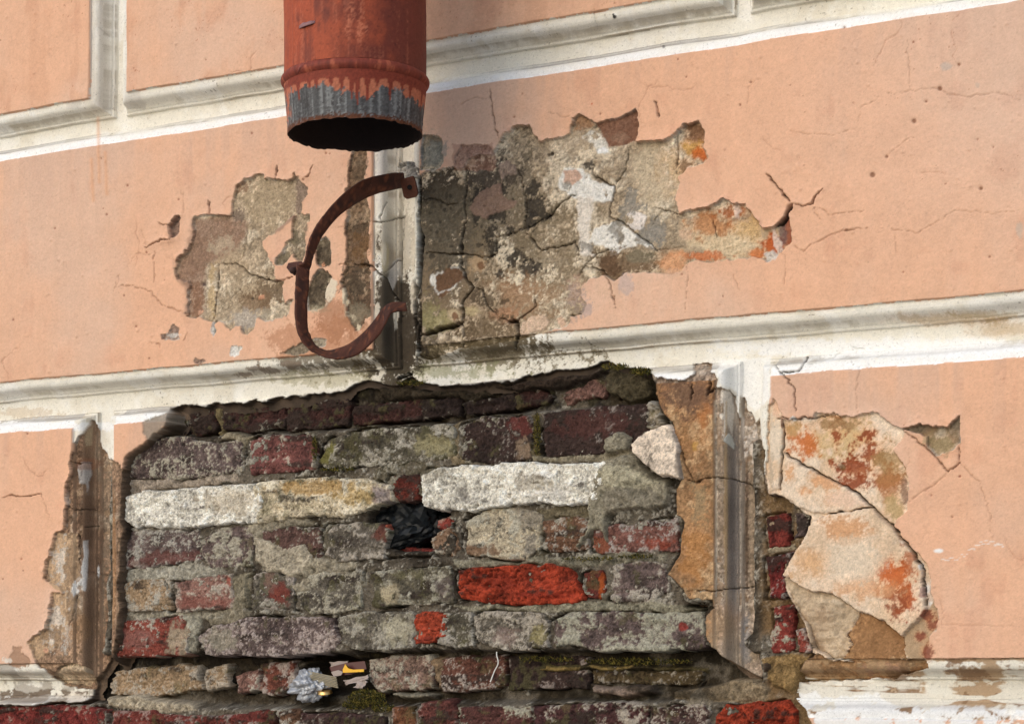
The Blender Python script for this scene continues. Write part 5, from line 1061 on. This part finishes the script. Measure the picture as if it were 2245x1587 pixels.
strap('lower_strap', lo, li, [d * 1.2 + 0.012 for d in ld], [d * 1.2 - 0.012 for d in ld])
# end tab with its hole, hinge knuckle, rivet
def solid_poly(name, front, mat, parent, thick, col, off):
    """front: list of Vectors; extruded along its normal"""
    f = [Vector(v) for v in front]; nrm = (f[1] - f[0]).cross(f[2] - f[0]).normalized()
    n = len(f); V = [v + nrm * thick / 2 - off for v in f] + [v - nrm * thick / 2 - off for v in f]
    c = sum((v for v in V[:n]), Vector()) / n; c2 = sum((v for v in V[n:]), Vector()) / n
    V += [c, c2]; T = []
    for i in range(n):
        j = (i + 1) % n
        T += [(i, j, 2 * n), (n + j, n + i, 2 * n + 1), (i, n + i, j), (j, n + i, n + j)]
    o = raw_mesh(name, [tuple(v) for v in V], T, np.broadcast_to(col, (len(V), 3)) * (1 + 0.2 * rng.standard_normal((len(V), 1)).clip(-1, 1)), mat, parent, 3)
    o.data.shade_flat(); bv = o.modifiers.new('bevel', 'BEVEL'); bv.width = 0.0012; bv.segments = 2; bv.limit_method = 'ANGLE'
    return o
solid_poly('end_tab', [P3(x, y, d) for x, y, d in [(878,394,.030),(906,386,.030),(911,398,.028),(917,424,.026),(912,432,.026),(893,437,.028),(886,432,.029),(882,412,.030)]], M_IRON, br, 0.005, A(108, 64, 46), bl)
def disc(name, c, nrm, r, th, col, parent, off, mat=M_IRON, dome=0.3):
    nrm = Vector(nrm).normalized(); a = nrm.orthogonal().normalized(); b = nrm.cross(a); V = []; n = 20
    for rr, hh in ((1, -0.5), (1, 0.3), (0.8, 0.5), (0.4, 0.5 + dome)):
        V += [Vector(c) - off + (a * math.cos(k * 2 * math.pi / n) + b * math.sin(k * 2 * math.pi / n)) * r * rr + nrm * th * hh for k in range(n)]
    V.append(Vector(c) - off + nrm * th * (0.55 + dome)); T = []
    for l_ in range(3):
        for k in range(n):
            p, q = l_ * n + k, l_ * n + (k + 1) % n; T += [(p, q, q + n), (p, q + n, p + n)]
    for k in range(n): T.append((3 * n + k, 3 * n + (k + 1) % n, 4 * n))
    return raw_mesh(name, [tuple(v) for v in V], T, np.broadcast_to(col, (len(V), 3)), mat, parent, 3)
vdir = Vector((ST, -CT, -0.2))
disc('rivet', P3(806, 411, .118), vdir, 0.0085, 0.003, A(98, 56, 40), br, bl)
disc('bolt_hole', P3(898, 411, .0335), vdir, 0.0045, 0.0012, A(26, 20, 18), br, bl, dome=0.0)
solid_poly('hinge_lug', [P3(x, y, d) for x, y, d in [(630,590,.257),(634,580,.254),(650,577,.250),(664,576,.247),(668,584,.247),(654,588,.250),(648,594,.254),(644,602,.256)]], M_IRON, br, 0.012, A(84, 48, 38), bl)
disc('hinge_pin', P3(642, 593, .264), vdir, 0.006, 0.01, A(60, 36, 30), br, bl)

# ------------------------------------------------------------------ litter in the brickwork
def crumple(name, px, py, h, rx, ry, rz, mat, amp, seed, sub=4, rot=0.0, par=None, facet=True):
    import bmesh
    bm = bmesh.new(); bmesh.ops.create_icosphere(bm, subdivisions=sub, radius=1.0)
    r = random.Random(seed); fr = [(Vector((r.gauss(0, 1), r.gauss(0, 1), r.gauss(0, 1))), r.uniform(0, 6), r.uniform(1.5, 6)) for _ in range(14)]
    for v in bm.verts:
        n = v.co.normalized(); s = 0
        for d, ph, f in fr: s += abs(math.sin(f * n.dot(d) + ph)) / f * 1.2
        v.co = n * (1 + amp * (s / 2 - 0.8))
        x, z = v.co.x * rx, v.co.z * rz
        v.co = Vector((x * math.cos(rot) - z * math.sin(rot), v.co.y * ry, x * math.sin(rot) + z * math.cos(rot)))
    me = bpy.data.meshes.new(name); bm.to_mesh(me); bm.free(); me.materials.append(mat)
    if not facet: me.shade_smooth()
    o = bpy.data.objects.new(name, me); COL.objects.link(o); o.location = P3(px, py, h); o.parent = par
    if par: o.location = P3(px, py, h) - par.location
    return o
M_BAG = mat_plain('black_plastic', (0.003, 0.004, 0.005), 0.42, 0.2)
bag = empty('black_plastic_bag', P3(895, 1160, -0.055))
tag(bag, 'crumpled black plastic bag stuffed into the hole between the bricks', 'plastic bag')
crumple('bag_fold', 914, 1140, -0.078, .032, .018, .024, M_BAG, 0.9, 3, 4, 0.2, bag); crumple('bag_fold', 897, 1176, -0.068, .030, .016, .014, M_BAG, 1.0, 5, 4, 0.25, bag); crumple('bag_fold', 866, 1130, -0.080, .024, .016, .020, M_BAG, 0.9, 9, 4, -0.5, bag)
M_FOIL = mat_plain('silver_foil', (0.34, 0.35, 0.37), 0.42, 0.5, 0.4)
foil = crumple('foil_wrapper', 683, 1500, -0.042, .022, .014, .015, M_FOIL, 1.2, 21, 5, 0.25)
tag(foil, 'crumpled silver foil wrapper lying in the hollow between bricks', 'foil')
M_STRIPE = mat_plain('tan_card', tuple(A(150, 138, 112)), 0.6)
def sheet(name, pts, mat, label, cat, bend=0.004, n=10):
    """a thin creased scrap between four corners (px, py, h)"""
    c = [P3(*p) for p in pts]; o0 = c[0].copy(); V = []
    nr = (c[1] - c[0]).cross(c[3] - c[0]).normalized()
    for i in range(n + 1):
        for j in range(n + 1):
            u, v = i / n, j / n
            q = c[0] * (1 - u) * (1 - v) + c[1] * u * (1 - v) + c[2] * u * v + c[3] * (1 - u) * v
            V.append(tuple(q - o0 + nr * bend * (math.sin(u * 9 + v * 3) * 0.5 + abs(math.sin(v * 5 + u * 2)))))
    Q = [(i * (n + 1) + j, (i + 1) * (n + 1) + j, (i + 1) * (n + 1) + j + 1, i * (n + 1) + j + 1) for i in range(n) for j in range(n)]
    o = raw_mesh(name, V, Q, None, mat); o.location = o0
    s = o.modifiers.new('thick', 'SOLIDIFY'); s.thickness = 0.0007
    return tag(o, label, cat)
cs = empty('striped_card', P3(705, 1485, -0.03)); tag(cs, 'tan folded card with fine dark ribs leaning on the foil', 'card')
for k in range(7):
    a = k / 6
    o = solid_poly('card_rib', [P3(672 + 10 * a + x * (66 - 6 * a), 1471 + 22 * a + x * 14 + e, -.026) for x, e in ((0, -1.6), (1, -1.6), (1, 1.2), (0, 1.2))], M_STRIPE, cs, 0.003, A(150, 138, 112), cs.location)
M_YEL = mat_plain('yellow_plastic', tuple(A(236, 178, 20)), 0.35)
M_RED = mat_plain('dark_red_print', tuple(A(76, 22, 24)), 0.4)
M_PAPER = mat_plain('dirty_paper', tuple(A(170, 154, 146)), 0.7)
yp = empty('yellow_packet', P3(765, 1470, -0.045)); tag(yp, 'torn yellow and dark red snack packet scrap in the brick hollow', 'packet')
solid_poly('packet_edge', [P3(x, y, -.036) for x, y in [(752,1467),(757,1455),(764,1464),(775,1467),(798,1466),(798,1472),(775,1473),(752,1474)]], M_YEL, yp, 0.0015, A(236, 178, 20), yp.location)
solid_poly('packet_panel', [P3(x, y, -.046) for x, y in [(722,1462),(760,1452),(800,1448),(804,1466),(770,1478),(730,1482)]], M_RED, yp, 0.0012, A(76, 22, 24), yp.location)
solid_poly('packet_panel', [P3(x, y, -.040) for x, y in [(726,1472),(742,1468),(752,1472),(748,1480),(732,1483)]], M_PAPER, yp, 0.0012, A(206, 190, 182), yp.location)
sheet('paper_scrap', [(722,1450,-.05),(762,1446,-.05),(764,1464,-.045),(724,1466,-.045)], M_PAPER, 'pinkish paper scrap above the yellow packet in the hollow', 'paper')
sheet('paper_scrap', [(752,1490,-.04),(806,1476,-.04),(808,1488,-.035),(756,1500,-.035)], M_PAPER, 'long pale paper scrap below the yellow packet in the hollow', 'paper')
sheet('paper_scrap', [(774,1506,-.034),(790,1484,-.036),(806,1494,-.034),(792,1508,-.03)], M_PAPER, 'small pointed beige paper scrap beside the moss', 'paper')
# crimped bottle cap
M_GOLD = mat_plain('gold_metal', (0.75, 0.45, 0.16), 0.3, 0.5, 0.9)
bc = P3(713, 1519, -0.030); V = []; T = []; n = 42
for rr, zz_ in ((1.0, 0), (0.92, 0.0045), (0.80, 0.0058), (0.0, 0.006)):
    for k in range(n):
        a = 2 * math.pi * k / n; r = 0.0135 * rr * (1 + (0.05 * math.cos(k * math.pi) if rr > 0.9 else 0)); V.append((r * math.cos(a), r * math.sin(a), zz_))
Q = [(l_ * n + k, l_ * n + (k + 1) % n, (l_ + 1) * n + (k + 1) % n, (l_ + 1) * n + k) for l_ in range(3) for k in range(n)]
cap = raw_mesh('bottle_cap', V, Q, None, M_GOLD); cap.location = bc; cap.rotation_euler = (math.radians(14), math.radians(4), 0)
tag(cap, 'gold crimped bottle cap lying below the silver foil', 'bottle cap')
# white thread hanging from the brickwork
cu = bpy.data.curves.new('thread', 'CURVE'); cu.dimensions = '3D'; cu.bevel_depth = 0.0011; cu.bevel_resolution = 2
sp = cu.splines.new('NURBS'); tp = [(1089,1428),(1088,1436),(1093,1446),(1092,1458),(1084,1468),(1080,1482),(1075,1494)]
sp.points.add(len(tp) - 1); o0 = P3(1089, 1428, -0.018)
for q, (x, y) in zip(sp.points, tp): q.co = (*(P3(x, y, -0.022) - o0), 1)
sp.use_endpoint_u = True
tho = bpy.data.objects.new('thread', cu); tmp = tho.to_mesh(); tme = bpy.data.meshes.new_from_object(tho); bpy.data.objects.remove(tho)
th = bpy.data.objects.new('white_thread', tme); COL.objects.link(th); th.location = o0
tme.materials.append(mat_plain('pale_fibre', (0.7, 0.68, 0.62), 0.8)); tag(th, 'thin white thread hanging from under the brick ledge', 'thread')
# moss in the ledges
mv, mt_, mcl = [], [], []
def tuft(cx, cy, rx, ry, n, h):
    for _ in range(n):
        a = random.uniform(0, 6.3); r = math.sqrt(random.random()); x = cx + rx * r * math.cos(a); y = cy + ry * r * math.sin(a)
        b = P3(x, y, h + random.uniform(-.006, .006)); d = Vector((random.gauss(0, 1), -abs(random.gauss(0, 1)) - 0.3, random.gauss(0.6, 1))).normalized() * random.uniform(.003, .007)
        sd_ = d.orthogonal().normalized() * 0.0011; k = len(mv); mv.extend([tuple(b - sd_), tuple(b + sd_), tuple(b + d)]); mt_.append((k, k + 1, k + 2))
        g = random.choice([A(96, 92, 40), A(70, 74, 34), A(128, 112, 48), A(58, 54, 30), A(150, 132, 64)]); mcl.extend([g * 0.7, g * 0.7, g])
for a in [(805,1528,40,16,900,-.030),(780,1545,30,10,400,-.032),(840,1550,26,10,300,-.030),(1200,1445,60,6,260,-.05),(1400,1450,120,7,520,-.052),(1405,815,26,8,300,-.035),(1350,805,30,6,200,-.035),(900,840,30,6,200,-.045),(1290,1225,60,4,160,-.026),(1395,1220,40,4,160,-.026),(740,1030,40,4,160,-.026),(690,985,6,30,160,-.026),(1178,950,7,50,260,-.026)]: tuft(*a)
moss = raw_mesh('moss', mv, mt_, np.array(mcl), mat_attr('moss_leaf', 0.8, 0.2, 300, 0.0, 300, 0.2), None, 3)
tag(moss, 'small tufts of green-brown moss on the brick ledges', 'moss', kind='stuff')

# ------------------------------------------------------------------ pavement in front of the wall
gp = raw_mesh('pavement', [(-40, -60, 0), (40, -60, 0), (40, 0.05, 0), (-40, 0.05, 0)], [(0, 1, 2, 3)], None, mat_plain('grey_paving', (0.36, 0.34, 0.31), 0.9, 0.2, 0, 0.002, 60))
tag(gp, kind='structure')
